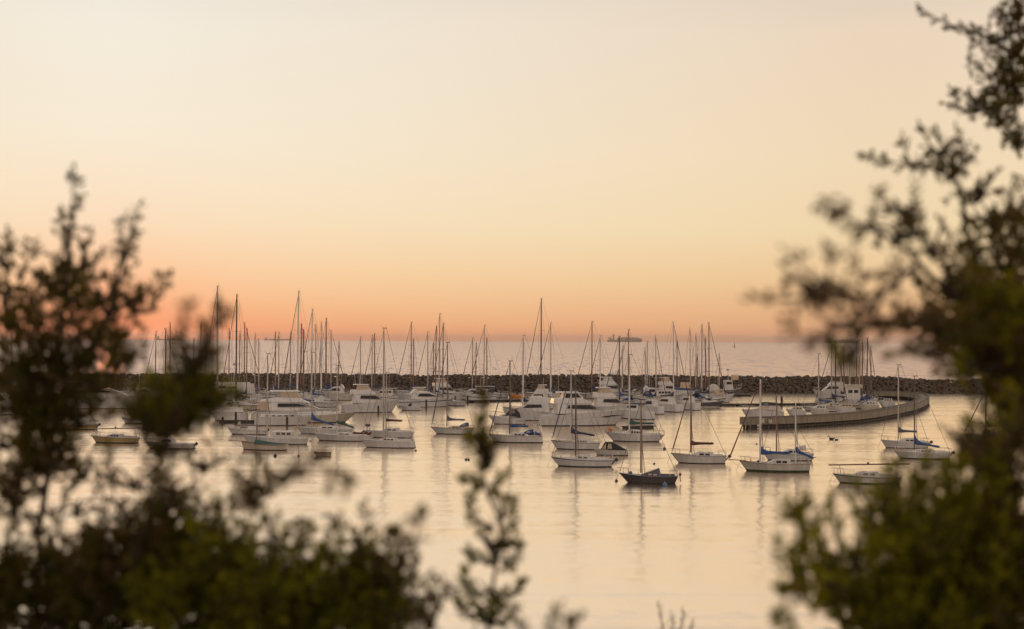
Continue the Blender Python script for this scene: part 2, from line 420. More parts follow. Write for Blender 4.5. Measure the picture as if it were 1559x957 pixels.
# ---- curved concrete pier with timber piles underneath
def catmull(P, k=8):
    out = []
    for i in range(len(P) - 1):
        a = P[max(i - 1, 0)]; b = P[i]; c = P[i + 1]; d = P[min(i + 2, len(P) - 1)]
        for j in range(k):
            t = j / k
            out.append(.5 * ((2 * b) + (c - a) * t + (2 * a - 5 * b + 4 * c - d) * t * t + (3 * b - a - 3 * c + d) * t ** 3))
    out.append(P[-1]); return out
def build_pier():
    pts = [at(x, y) for x, y in ((1140, 652.5), (1185, 651.2), (1230, 649.3), (1311, 643.6), (1362, 635.6), (1396, 627.5), (1412, 619.5), (1414.5, 613.5), (1402, 609.5), (1380, 607.5), (1345, 606.5), (1318, 606))]
    P = catmull(pts, 8); base = P[0].copy()
    root = thing('pier', 'curved grey concrete wave screen pier standing on dark timber piles', 'pier', base)
    P = [p - base for p in P]; n = len(P); N = []
    for i in range(n):
        d = (P[min(i + 1, n - 1)] - P[max(i - 1, 0)]); d.z = 0; d.normalize(); N.append(Vector((-d.y, d.x, 0)))
    def ring(a, b, z0, z1): return [[P[i] + N[i] * a + Vector((0, 0, z0)), P[i] + N[i] * b + Vector((0, 0, z0)), P[i] + N[i] * b + Vector((0, 0, z1)), P[i] + N[i] * a + Vector((0, 0, z1))] for i in range(n)]
    for nm, a, b, z0, z1, m in (('wall_panel', 0, .22, .66, 1.80, 'concrete'), ('wall_panel', 2.1, 2.3, .75, 1.78, 'concrete'), ('walkway', .225, 2.095, 1.35, 1.62, 'concrete'),
                                ('coping', -.06, .30, 1.804, 1.96, 'concrete_cap'), ('coping', 2.04, 2.36, 1.784, 1.9, 'concrete_cap')):
        mb = MB(); mb.loft(ring(a, b, z0, z1)); fix_normals(mb.build(nm, M[m], root))
    d0 = (P[1] - P[0]).normalized()
    mb = MB(); e = [P[0] - d0 * .25, P[0] - d0 * .02]
    mb.loft([[q + N[0] * -.02 + Vector((0, 0, .6)), q + N[0] * 2.32 + Vector((0, 0, .6)), q + N[0] * 2.32 + Vector((0, 0, 1.9)), q + N[0] * -.02 + Vector((0, 0, 1.9))] for q in e])
    fix_normals(mb.build('end_panel', M['concrete'], root))
    # piles every 2.4 m, front and inner row
    acc = 0; last = P[0]; cnt = 0; first = None
    k = 0; pos = []
    for i in range(1, n):
        seg = (P[i] - P[i - 1]).length; t0 = 0
        while acc + (seg - t0) >= .85:
            t0 += .85 - acc; acc = 0
            q = P[i - 1].lerp(P[i], t0 / seg); pos.append((q, N[i]))
        acc += seg - t0
    pos = [(P[0] + d0 * .3, N[0]), (P[0] + d0 * 1.3, N[0])] + pos
    pm = MB(); pm.tube([(0, 0, -2.5), (0, 0, 1.36)], .21, 8); first = pm.build('pile', M['timber'], root)
    spots = [q + nn * .32 for q, nn in pos[:66]] + [q + nn * 1.8 for q, nn in pos[:64:2]]
    for j, q in enumerate(spots[:98]):
        o = first if j == 0 else first.copy()
        if j: COL.objects.link(o); o.parent = root
        o.location = q
    PP = [p for p in P if (p - P[0]).length > 2.6]; k0 = n - len(PP)
    mb = MB(); mb.loft([[P[i] + N[i] * .62 + Vector((0, 0, -1)), P[i] + N[i] * .74 + Vector((0, 0, -1)), P[i] + N[i] * .74 + Vector((0, 0, 1.345)), P[i] + N[i] * .62 + Vector((0, 0, 1.345))] for i in range(k0, n)]); fix_normals(mb.build('wave_screen', M['timber'], root))
    # two beams that hold the screen just above the water
    mb = MB(); mb.loft(ring(.1, .3, .1, .36)); fix_normals(mb.build('waling_beam', M['timber'], root))
    for x, y, h, lab in ((1161, 640, .8, 'tall pale notice panel fixed near the square end of the curved pier'), (1172.5, 641, .62, 'small pale notice board on the pier wall, the farther from its end')):
        p = at(x, 652.0); dd = (at(1185, 651.2) - at(1140, 652.5)).normalized(); nn = Vector((-dd.y, dd.x, 0))
        s = MB(); s.box(-.33, .33, -.02, .02, 0, h, 0); s.box(-.22, .22, -.026, -.021, h * .25, h * .75, 1)
        o = s.build('notice_board', [M['offwhite'], M['deck']]); q = p - nn * .035; q.z = .9
        o.location = q; o.rotation_euler = (0, 0, math.atan2(dd.y, dd.x)); tag(o, lab, 'sign', 'notice boards on the pier')
build_pier()

# ---- floating docks and their piles
def dock(p0, p1, w, label, group='floating docks of the marina', plates=True):
    a, b = at(*p0), at(*p1); d = b - a; L = d.length
    root = thing('floating_dock', label, 'dock', a, math.atan2(d.y, d.x), group)
    mb = MB(); mb.box(0, L, 0, w, .38, .50); mb.build('walkway', M['planks'], root)
    k = 0
    n = max(2, min(12, int(L / 4)))
    for i in range(n):
        x = L * (i + .1) / n; f = MB(); f.box(x, x + L / n * .8, .12, w - .12, -.3, .375); f.build('float', M['float'], root)
    s = MB(); s.box(0, L, -.07, -.005, .30, .47); s.build('fender_strip', M['timber'], root)
    return root
dock((1096, 618.2), (1275, 616.6), 2.0, 'thin brown floating dock crossing open water behind the curved pier')
dock((330, 644), (396, 644.2), 1.8, 'floating dock in front of the white hulls beside left bush')
dock((690, 613), (800, 610.8), 2.4, 'floating dock ending in open water right of the middle berths')
dock((955, 653.5), (999, 652), 2.0, 'short dark floating dock behind the sloop with orange bow fender')
dock((1100, 603.2), (1146, 603.0), 1.6, 'short floating dock at the breakwater foot behind the black-hulled trawler')
def pile(px, py, top, label, r=.2):
    b = at(px, py); t = at_depth(px, top, b.y); mb = MB(); h = t.z
    mb.tube([(0, 0, -2), (0, 0, h - .25), (0, 0, h - .24), (0, 0, h)], [r, r, r * 1.12, r * .3], 9)
    o = mb.build('mooring_pile', M['timber'], None); o.location = b; tag(o, label, 'mooring pile', 'mooring piles of the docks')
pile(1190, 617.5, 602.5, 'thick dark mooring pile standing by the thin dock behind the pier', .27)
pile(576, 629, 617, 'short mooring pile between the cream-canopied cruiser and scoop-sterned yacht')
pile(649, 621, 608, 'mooring pile in front of the sleek long-windowed motor cruiser')
pile(693, 613.5, 602, 'mooring pile at the near end of middle dock, left one')
pile(712, 613.2, 601.5, 'mooring pile a little right of the near end of middle dock')
pile(359, 644.6, 626, 'slim mooring pile at the dock before the white portlight hull')
pile(437, 648.5, 634, 'short mooring pile before the long white hull with many portlights')
pile(339, 644.5, 634, 'stubby mooring pile at the left end of the front dock')

# ------------------------------------------------------------------ boats: shared builders
FOOT = []
def corners(f):
    _, x, y, th, L, B = f; c, s_ = math.cos(th), math.sin(th)
    return [(x + c * a * L / 2 - s_ * b * B / 2, y + s_ * a * L / 2 + c * b * B / 2) for a, b in ((1, .4), (1, -.4), (-1, -.9), (-1, .9), (.4, 1), (.4, -1))]
def overlap(f, g):
    A, B_ = corners(f), corners(g); pen = 99
    for q in (f, g):
        for ang in (q[3], q[3] + math.pi / 2):
            ax = (math.cos(ang), math.sin(ang)); pa = [p[0] * ax[0] + p[1] * ax[1] for p in A]; pb = [p[0] * ax[0] + p[1] * ax[1] for p in B_]
            pen = min(pen, min(max(pa), max(pb)) - max(min(pa), min(pb)))
    return pen
def smooth(a, b, t):
    t = max(0, min(1, (t - a) / (b - a))); return t * t * (3 - 2 * t)
class Hull:
    def __init__(s, L, B, fb, rake=.5, transom=.7, trk=.2, draft=.45, flare=.45, peak=.42, power=2.1):
        s.L, s.B, s.fb, s.rake, s.tr, s.trk, s.draft, s.flare, s.peak, s.power = L, B, fb, rake, transom, trk, draft, flare, peak, power
    def sheer(s, t):
        a, m, b = s.fb[2], s.fb[1], s.fb[0]; k = .42
        return a * (t - k) * (t - 1) / (k) + m * t * (t - 1) / (k * (k - 1)) + b * t * (t - k) / (1 - k)
    def hb(s, t):
        if t < s.peak: return s.B / 2 * (s.tr + (1 - s.tr) * math.sin(math.pi / 2 * t / s.peak))
        return s.B / 2 * max(.012, 1 - ((t - s.peak) / (1 - s.peak)) ** s.power)
    def t(s, x): return max(0, min(1, x / s.L + .5))
    def hbx(s, x): return s.hb(s.t(x))
    def zx(s, x): return s.sheer(s.t(x))
    def build(s, parent, mats, boot=.10, stripe=(.80, .90), label=None):
        mb = MB(); N = 18; lv = [-s.draft, -.05, boot * .4, boot, None, None, None, None, None]
        fr = [None] * 4 + [.35, .6, stripe[0], stripe[1], 1.0]
        band = [0, 0, 0 if boot > 0 else 1, 1, 1, 1, 2, 1]
        bandm = {0: 0, 1: 1, 2: 2}
        ringsP = []; ringsS = []
        for i in range(N + 1):
            t = i / N; t = t if t < .5 else t
            zs = s.sheer(t); P = []
            for l, f in zip(lv, fr):
                z = l if f is None else boot + (zs - boot) * f
                zf = max(0, min(1, z / zs))
                wl = (.90 - s.flare * smooth(.45, 1, t))
                w = wl + (1 - wl) * zf ** 1.3
                if z < 0: w *= (1 - .55 * (-z / s.draft))
                x = -s.L / 2 + s.L * t - s.rake * (1 - zf) * smooth(.55, 1, t) ** 1.6 + s.trk * (1 - zf) * smooth(.6, 1, 1 - t)
                if z < 0: x -= s.rake * .5 * (-z) * smooth(.7, 1, t); x += .6 * (-z) * smooth(.6, 1, 1 - t)
                P.append((x, s.hb(t) * w, z))
            ringsP.append(P)
        K = len(lv); vs = []
        for P in ringsP: vs += [(x, -y, z) for x, y, z in P]
        for P in ringsP: vs += [(x, y, z) for x, y, z in P]
        o = (N + 1) * K
        for i in range(N):
            for k in range(K - 1):
                m = bandm[band[k]]
                a, b, c, d = i * K + k, (i + 1) * K + k, (i + 1) * K + k + 1, i * K + k + 1
                mb.f.append((a, b, c, d)); mb.m.append(m)
                mb.f.append((o + a, o + d, o + c, o + b)); mb.m.append(m)
            mb.f.append((i * K, o + i * K, o + (i + 1) * K, (i + 1) * K)); mb.m.append(0)
        for k in range(K - 1):
            mb.f.append((k, k + 1, o + k + 1, o + k)); mb.m.append(bandm[band[k]])
            e = N * K; mb.f.append((e + k, o + e + k, o + e + k + 1, e + k + 1)); mb.m.append(bandm[band[k]])
        mb.v = vs
        h = fix_normals(mb.build('hull', mats, parent, smooth=False))
        for p in h.data.polygons: p.use_smooth = abs(p.normal.x) < .8
        if label: h['label'] = label
        return h
    def deck(s, parent, m, drop=.03):
        mb = MB(); N = 18; vs = []
        for i in range(N + 1):
            t = i / N; x = -s.L / 2 + s.L * t; b = s.hb(t) * .985; z = s.sheer(t) - drop
            vs += [(x, -b, z), (x, 0, z + .05), (x, b, z)]
        mb.add(vs, [(i * 3 + k, (i + 1) * 3 + k, (i + 1) * 3 + k + 1, i * 3 + k + 1) for i in range(N) for k in (0, 1)])
        return mb.build('deck', m, parent)
    def rubrail(s, parent, m, r=.03):
        mb = MB()
        for sg in (-1, 1): mb.tube([(-s.L / 2 + s.L * i / 16, sg * s.hb(i / 16) * 1.0, s.sheer(i / 16) + r * .4) for i in range(17)], r, 5)
        return mb.build('rub_rail', m, parent)

def house(parent, name, m, poly, wf, wins=(), win_m=None, top_m=None, wname='window'):
    mb = MB(); mb.prism(poly, wf, 0, 1 if top_m else None)
    o = fix_normals(mb.build(name, [m, top_m] if top_m else [m], parent))
    for wp in wins:
        for sg in (-1, 1):
            w = MB(); n = len(wp); A = [(x, sg * (wf(x, z) + .012), z) for x, z in wp]; B = [(x, sg * (wf(x, z) - .02), z) for x, z in wp]
            w.add(A + B, [tuple(range(n)), tuple(range(2 * n - 1, n - 1, -1))] + [(i, (i + 1) % n, n + (i + 1) % n, n + i) for i in range(n)])
            fix_normals(w.build(wname, win_m or M['glass'], o))
    return o

def outboard(parent, x, z, up=True, m='motor', sc=1.0, y=0.0):
    mb = MB()
    a = -.75 if up else .05
    rot = Matrix.Translation((x, y, z)) @ Matrix.Rotation(a, 4, 'Y')
    cow = []
    for zz, rx, ry in ((-.02, .12, .10), (.10, .2, .15), (.30, .21, .16), (.40, .13, .11)):
        cow.append([rot @ Vector((-.08 + rx * math.cos(t) * sc, ry * math.sin(t) * sc, zz * sc)) for t in [i * math.pi / 4 for i in range(8)]])
    mb.loft(cow)
    mb.loft([[rot @ Vector((-.06 + dx * sc, dy * sc, zz * sc)) for dx, dy in ((-.07, -.04), (.07, -.04), (.07, .04), (-.07, .04))] for zz in (-.05, -.85)])
    mb.loft([[rot @ Vector((-.06 + dx * sc, dy * sc, zz * sc)) for dx, dy in ((-.22, -.03), (.08, -.05), (.08, .05), (-.22, .03))] for zz in (-.74, -.82)])
    return fix_normals(mb.build('outboard_motor', M[m], parent))

def rail_bow(parent, h, x0, ht=.55, name='pulpit', m='steel', r=.022):
    mb = MB(); xb = h.L / 2
    N = 6; top = []; 
    for sg in (-1, 1):
        pts = []
        for i in range(N + 1):
            x = x0 + (xb - .05 - x0) * i / N; pts.append(Vector((x + .12 * i / N, sg * (h.hbx(x) * .93), h.zx(x) + ht)))
        mb.tube(pts, r, 5)
        for i in (0, 3, 5): p = pts[i]; mb.tube([(p.x - .04, p.y, h.zx(p.x) - .02), p], r, 5)
        top.append(pts[-1])
    mb.tube([top[0], (top[0] + top[1]) / 2 + Vector((.08, 0, 0)), top[1]], r, 5)
    return mb.build(name, M[m], parent)
def rail_stern(parent, h, x1, ht=.55, name='stern_rail', m='steel', r=.022):
    mb = MB(); xa = -h.L / 2 + .06; loops = []
    for sg in (-1, 1):
        pts = [Vector((x1 + (xa - x1) * i / 3, sg * h.hbx(x1 + (xa - x1) * i / 3) * .93, h.zx(xa) + ht)) for i in range(4)]
        mb.tube(pts, r, 5); loops.append(pts[-1])
        for i in (0, 3): mb.tube([(pts[i].x, pts[i].y, h.zx(pts[i].x) - .02), pts[i]], r, 5)
    mb.tube(loops, r, 5)
    return mb.build(name, M[m], parent)
def lifelines(parent, h, x0, x1, n=4, ht=.5):
    mb = MB()
    for sg in (-1, 1):
        pts = []
        for i in range(n + 1):
            x = x0 + (x1 - x0) * i / n; p = Vector((x, sg * h.hbx(x) * .94, h.zx(x))); q = p + Vector((0, 0, ht)); mb.tube([p, q], .014, 4); pts.append(q)
        mb.tube(pts, .009, 4)
    return mb.build('lifelines', M['steel'], parent)

def sail_cover(parent, x0, z0, x1, z1, m, tall=.9, fat=.17, name='sail_cover'):
    """canvas over the flaked sail: tall at the mast, thin at the boom end, slightly lumpy"""
    mb = MB(); N = 12; rings = []; r = random.Random(int(abs(x1 * 100)) + 3)
    for i in range(N + 1):
        t = i / N; x = x0 + (x1 - x0) * t; z = z0 + (z1 - z0) * t
        up = .30 * (1 - .55 * t) + tall * math.exp(-t * 9) + r.uniform(-.02, .02); dn = .10 + .05 * math.sin(t * 9)
        w = fat * (1 - .5 * t) * (1 + r.uniform(-.1, .1))
        if i in (0, N): w *= .6
        rings.append([(x, w * math.cos(a) * (.55 if math.sin(a) > .8 else 1), z + (up if math.sin(a) > 0 else dn) * math.sin(a)) for a in [2 * math.pi * j / 10 for j in range(10)]])
    mb.loft(rings); return fix_normals(mb.build(name, m, parent, smooth=True))

def rig(root, h, xm, zt, mastm, r=.09, z0=None, spread=1, furl=None, boom=None, cover=None, droop=0.0, bow_x=None, wires=True, fore=True, back=True, boom_z=.95, lean=.0, frac=1.0, boomm='alu', tall=.9, crane=True):
    """mast with spreaders, stays, boom and covered sail; x runs towards the bow"""
    zb = (h.zx(xm) if z0 is None else z0) - .03
    Hm = zt - zb; lx = lean * Hm
    mb = MB(); mb.tube([(xm, 0, zb), (xm + lx * .6, 0, zb + Hm * .6), (xm + lx, 0, zt)], [r, r, r * .72], 8)
    mast = mb.build('mast', M[mastm], root)
    if crane:
        c = MB(); c.box(xm + lx - .42, xm + lx + .2, -.03, .03, zt - .06, zt + .03); c.tube([(xm + lx - .3, 0, zt + .02), (xm + lx - .3, 0, zt + .55)], .014, 4)
        c.tube([(xm + lx + .1, 0, zt + .02), (xm + lx + .3, 0, zt + .32), (xm + lx + .5, 0, zt + .32)], .012, 4)
        c.build('masthead_fitting', M['mastdark'], mast)
    tips = []
    for k in range(spread):
        f = .52 if spread == 1 else (.36, .66)[k]; z = zb + Hm * f; w = h.B * (.34 - .06 * k); x = xm + lx * f
        for sg in (-1, 1):
            s = MB(); s.tube([(x, 0, z), (x - .12, sg * w, z + .06)], [.04, .025], 5); s.build('spreader', M[mastm], mast)
        tips.append((x - .12, w, z + .06))
    if wires:
        w = MB()
        for sg in (-1, 1):
            pts = [(xm - .15, sg * h.hbx(xm) * .95, h.zx(xm))] + [(x, sg * y, z) for x, y, z in tips] + [(xm + lx, 0, zt - .1)]
            w.tube(pts, .022, 4); w.tube([(xm - .45, sg * h.hbx(xm) * .93, h.zx(xm)), (tips[0][0] + .1, 0, tips[0][2] - .1)], .018, 4)
        if back: w.tube([(-h.L / 2 + .05, 0, h.zx(-h.L / 2)), (xm + lx - .35, 0, zt)], .021, 4)
        w.build('rigging', M['wire'], root)
    if fore:
        bx = h.L / 2 - .12 if bow_x is None else bow_x; zbow = h.zx(h.L / 2) + .05
        a = Vector((bx, 0, zbow)); b = Vector((xm + lx * frac, 0, zb + Hm * frac - .1)); w = MB()
        if furl: w.tube([a, a.lerp(b, .04), a.lerp(b, .08), a.lerp(b, .4), a.lerp(b, .85), b], [.03, .03, .085, .075, .05, .02], 6); w.build('furled_jib', M[furl], root)
        else: w.tube([a, b], .024, 4); w.build('forestay', M['wire'], root)
    if boom:
        bz = zb + boom_z; e = (xm - boom, 0, bz - droop)
        b = MB(); b.tube([(xm - .05, 0, bz), e], [.065, .055], 6); b.build('boom', M[boomm], root)
        if cover: sail_cover(root, xm + .02, bz + .06, xm - boom * .97, bz + .06 - droop, M[cover], tall)
    return mast

def place(bow, stern, wl, yaw, B, near=True):
    """photo columns of bow and stern at the waterline -> base point, turn and length"""
    a, b = at(bow, wl), at(stern, wl); c = (a + b) / 2; w = (a - b).length
    d = (a - b).normalized(); th = math.atan2(d.y, d.x)
    sg = 1 if d.x > 0 else -1
    th += R(yaw) * sg                              # + yaw turns the bow away from the camera
    L = (w - B * .45 * abs(math.sin(R(yaw)))) / math.cos(R(yaw))
    c = c + Vector((c.x, c.y, 0)).normalized() * (B * .40 + .30 * L * abs(math.sin(R(yaw))) )
    c.z = 0
    return c, th, L

def foot(name, c, th, L, B):
    f = (name, c.x, c.y, th, L, B)
    for g in FOOT:
        if overlap(f, g) > .15 and 'yacht ' not in name[:6]: print('TOUCH', round(overlap(f, g), 2), name, '|', g[0])
    FOOT.append((name, c.x, c.y, th, L, B))

def sailboat(name, label, bow, stern, wl, mast=None, top=None, yaw=8, beam=.34, fb=(1.05, .78, .80), hullm='white', boot=('antifoul', .10), stripe=None, deckm='deck',
             cab=(-.16, .17, .36), cabm='white', wins=2, winm='glass', boom=None, cover=None, droop=0.0, furl=None, mastm='alu', r=.09, rake=.75, transom=.62, trk=.25,
             dodger=None, motor=None, pulpit=True, rails=True, lines=True, spread=1, step=True, group='sailing boats on moorings', cat='sailing boat', frac=1.0, tall=.9, lean=0.0, bowsprit=None, boom_z=.95, extra=None, back=True, rub=None, boomm='alu'):
    B = 2.3
    c, th, L = place(bow, stern, wl, yaw, B); B = max(1.9, L * beam)
    root = thing(name, label, cat, c, th, group)
    foot(label, c, th, L, B)
    h = Hull(L, B, fb, rake, transom, trk)
    sm = M[stripe] if stripe else M[hullm]
    h.build(root, [M[boot[0]], M[hullm], sm], boot[1])
    h.deck(root, M[deckm])
    if rub: h.rubrail(root, M[rub])
    dirn = 1 if math.cos(th) > 0 else -1
    def lx(px):
        """where along the keel a photo column falls"""
        d = ray(px, wl); ax = Vector((math.cos(th), math.sin(th), 0))
        # solve c + ax*u on the vertical plane through the eye and the column
        nn = Vector((d.y, -d.x, 0)); return -((c - EYE).dot(nn)) / ax.dot(nn)
    ztop_of = None
    cz = 0
    if cab:
        x0, x1, hh = cab[0] * L, cab[1] * L, cab[2]
        zf, za = h.zx(x1), h.zx(x0)
        slope = (x1 - x0) * .3
        poly = [(x0, za - .06), (x0 - .02, za + hh), ((x0 + x1) / 2, max(za, zf) * .5 + min(za, zf) * .5 + hh * .95), (x1 - slope, zf + hh * .72), (x1, zf - .04), ((x0 + x1) / 2, h.zx((x0 + x1) / 2) - .08)]
        wf = lambda x, z: max(.15, min(h.hbx(x) * .66, B * .33) * (1 - .16 * max(0, min(1, (z - h.zx(x)) / hh))))
        W_ = []
        if wins:
            xa, xb = x0 + .12 * (x1 - x0), x1 - slope * 1.25; g = (xb - xa) / wins
            for k in range(wins):
                u0, u1 = xa + g * k + g * .1, xa + g * (k + 1) - g * .1; z0 = h.zx((u0 + u1) / 2) + hh * .28
                W_.append([(u0, z0), (u1, z0), (u1 - .05, z0 + hh * .46), (u0 + .02, z0 + hh * .48)])
        cabin = house(root, 'cabin', M[cabm], poly, wf, W_, M[winm])
        hm = MB(); hm.box(x0 + .05, x0 + .75, -.32, .32, za + hh - .02, za + hh + .06); hm.box(x1 - slope - .75, x1 - slope - .25, -.24, .24, zf + hh * .76, zf + hh * .76 + .09)
        hm.build('hatch', M['offwhite'], cabin)
        # cockpit coamings behind the cabin
        for sg in (-1, 1):
            cm = MB(); cm.loft([[(x, sg * (h.hbx(x) * .58 + dy), z) for dy, z in ((-.07, h.zx(x) - .05), (.07, h.zx(x) - .05), (.05, h.zx(x) + .2), (-.05, h.zx(x) + .2))] for x in (-.44 * L, -.3 * L, x0 - .02)])
            fix_normals(cm.build('coaming', M[cabm], root))
        cz = hh
    if mast is not None:
        xm = lx(mast); xm = max(-.35 * L, min(.3 * L, xm))
        wp = c + Vector((math.cos(th), math.sin(th), 0)) * xm
        zt = EYE.z + ray(mast, top).z * (wp.y / ray(mast, top).y)
        on = cab and cab[0] * L < xm < cab[1] * L
        rig(root, h, xm, zt, mastm, r, h.zx(xm) + (cz * .75 if on else 0), spread, furl, boom and boom * L, cover, droop, bow_x=bowsprit and L / 2 + bowsprit, frac=frac, tall=tall, lean=lean, boom_z=boom_z, back=back, boomm=boomm)
    if bowsprit:
        b = MB(); b.tube([(L / 2 - .8, 0, h.zx(L / 2) + .02), (L / 2 + bowsprit, 0, h.zx(L / 2) + .16)], .05, 6); b.tube([(L / 2 + bowsprit, 0, h.zx(L / 2) + .16), (L / 2 - .35, 0, .25)], .014, 4)
        b.build('bowsprit', M['wood'], root)
    if pulpit: rail_bow(root, h, L / 2 - .16 * L)
    if rails: rail_stern(root, h, -L / 2 + .14 * L)
    if lines: lifelines(root, h, -L / 2 + .14 * L, L / 2 - .16 * L)
    # mooring line from the bow to below the surface
    w = MB(); w.tube([(L / 2 - .1, .05, h.zx(L / 2) - .05), (L / 2 + .55, .1, -.3)], .014, 4); w.build('mooring_line', M['wire'], root)
    if dodger:
        x0 = cab[0] * L; d = MB(); zc = h.zx(x0) + cz; ww = B * .30
        rings = []
        for i in range(5):
            a = i / 4; x = x0 + .55 - 1.25 * a; hh2 = .62 * math.sin(.35 + 1.3 * a); rings.append([(x, ww * math.cos(t), zc - .05 + max(.06, hh2) * math.sin(t)) for t in [math.pi * j / 8 for j in range(9)]])
        d.loft(rings, cap=False); dg = d.build('dodger', M[dodger], root, smooth=True)
        for sg in (-1, 1):
            p = MB(); p.add([(x0 + .25, sg * ww * .93, zc + .10), (x0 - .25, sg * ww * .96, zc + .12), (x0 - .3, sg * ww * .84, zc + .34), (x0 + .12, sg * ww * .80, zc + .28)], [(0, 1, 2, 3)])
            p.build('clear_panel', M['clear'], dg)
    if motor: outboard(root, -L / 2 - .18, h.zx(-L / 2) - .1, motor == 'up', 'red' if motor == 'red' else 'motor')
    if extra: extra(root, h, L, B)
    return root

def yacht(mast, top, Y, bow, yaw, furl, cover, mastm, label, L=None, hullm='white', r=.125, group='yachts berthed in the marina', stripe=None, lean=0.0, boom=True, boot='antifoul'):
    """a berthed yacht fixed by its mast: foot of the mast stands over photo column MAST, waterline row Y"""
    c = at(mast + (0 if lean == 0 else 0), Y)
    zt = EYE.z + ray(mast, top).z * (c.y / ray(mast, top).y)
    if L is None: L = max(7.5, min(13.5, zt / 1.45))
    B = L * .29; best = None
    for dY in (0, .7, -.7, 1.5, -1.5, 2.3, -2.3, 3.2, -3.2, 4.2, -4.2, 5.5, -5.5, 7, -7, 8.5, 10, 12, -9, 14, 16):   # slide along the berth until no hull is touched
        for dy in (0, 8, -8, 16, -16):
            if Y + dY < 601.5: continue
            th = R(yaw + dy) if bow > 0 else math.pi - R(yaw + dy); c = at(mast, Y + dY)
            ax = Vector((math.cos(th), math.sin(th), 0)); xm = .07 * L; c2 = c - ax * xm; c2.z = 0
            pen = max([overlap((label, c2.x, c2.y, th, L, B), g) for g in FOOT] + [-9])
            if c2.y + abs(math.sin(th)) * L / 2 > 399.5: pen += 3
            if best is None or pen < best[0] - .01: best = (pen, th, c, c2, ax)
            if pen < .1: break
        if best and best[0] < .1: break
    _, th, c, c2, ax = best
    zt = EYE.z + ray(mast, top).z * (c.y / ray(mast, top).y)
    root = thing('sailing_yacht', label, 'yacht', c2, th, group); foot(label, c2, th, L, B)
    fbz = .085 * L
    h = Hull(L, B, (fbz * 1.22, fbz, fbz * .95), L * .10, .72, .35)
    h.build(root, [M[boot], M[hullm], M[stripe or hullm]], .12); h.deck(root, M['deck'])
    x0, x1, hh = -.14 * L, .20 * L, .42; sl = (x1 - x0) * .35
    wf = lambda x, z: max(.15, min(h.hbx(x) * .62, B * .31) * (1 - .16 * max(0, min(1, (z - h.zx(x)) / hh))))
    poly = [(x0, h.zx(x0) - .06), (x0, h.zx(x0) + hh), (x1 - sl, h.zx(x1 - sl) + hh * .75), (x1, h.zx(x1) - .05), (.03 * L, h.zx(.03 * L) - .08)]
    W_ = [[(u0, h.zx(u0) + .10), (u1, h.zx(u1) + .10), (u1, h.zx(u1) + .29), (u0, h.zx(u0) + .32)] for u0, u1 in ((x0 + .3, x0 + .11 * L), (x0 + .135 * L, x1 - sl * 1.1))]
    house(root, 'cabin', M['white'], poly, wf, W_, M['glass'])
    rig(root, h, xm, zt, mastm, r, None, 2 if zt > 14 else 1, furl, .36 * L if boom else None, cover, lean=lean, boom_z=1.35)
    rail_bow(root, h, L * .36, .6, r=.028); rail_stern(root, h, -L * .38, .6, r=.028)
    k = int(mast * 7) % 5
    if k < 3:
        d = MB(); zc = h.zx(x0) + hh; ww = B * .30; rings = []
        for i in range(5):
            q = i / 4; x = x0 + .7 - 1.6 * q; hh2 = .75 * math.sin(.35 + 1.2 * q); rings.append([(x, ww * math.cos(t), zc - .05 + hh2 * math.sin(t)) for t in [math.pi * j / 8 for j in range(9)]])
        d.loft(rings, cap=False); d.build('dodger', M[('navy', 'blue', 'cream')[k]], root, smooth=True)
    for i in range(3):
        x = (-.2 + .2 * i) * L
        for sg in (-1, 1): f = MB(); f.ball((x, sg * (h.hbx(x) + .06), h.zx(x) * .55), .13, sz=2.2, nu=8, nv=6); f.build('fender', M[('offwhite', 'navy')[k % 2]], root, True)
    root.rotation_euler.x = R(((int(mast * 13) % 9) - 4) * .16)
    return root

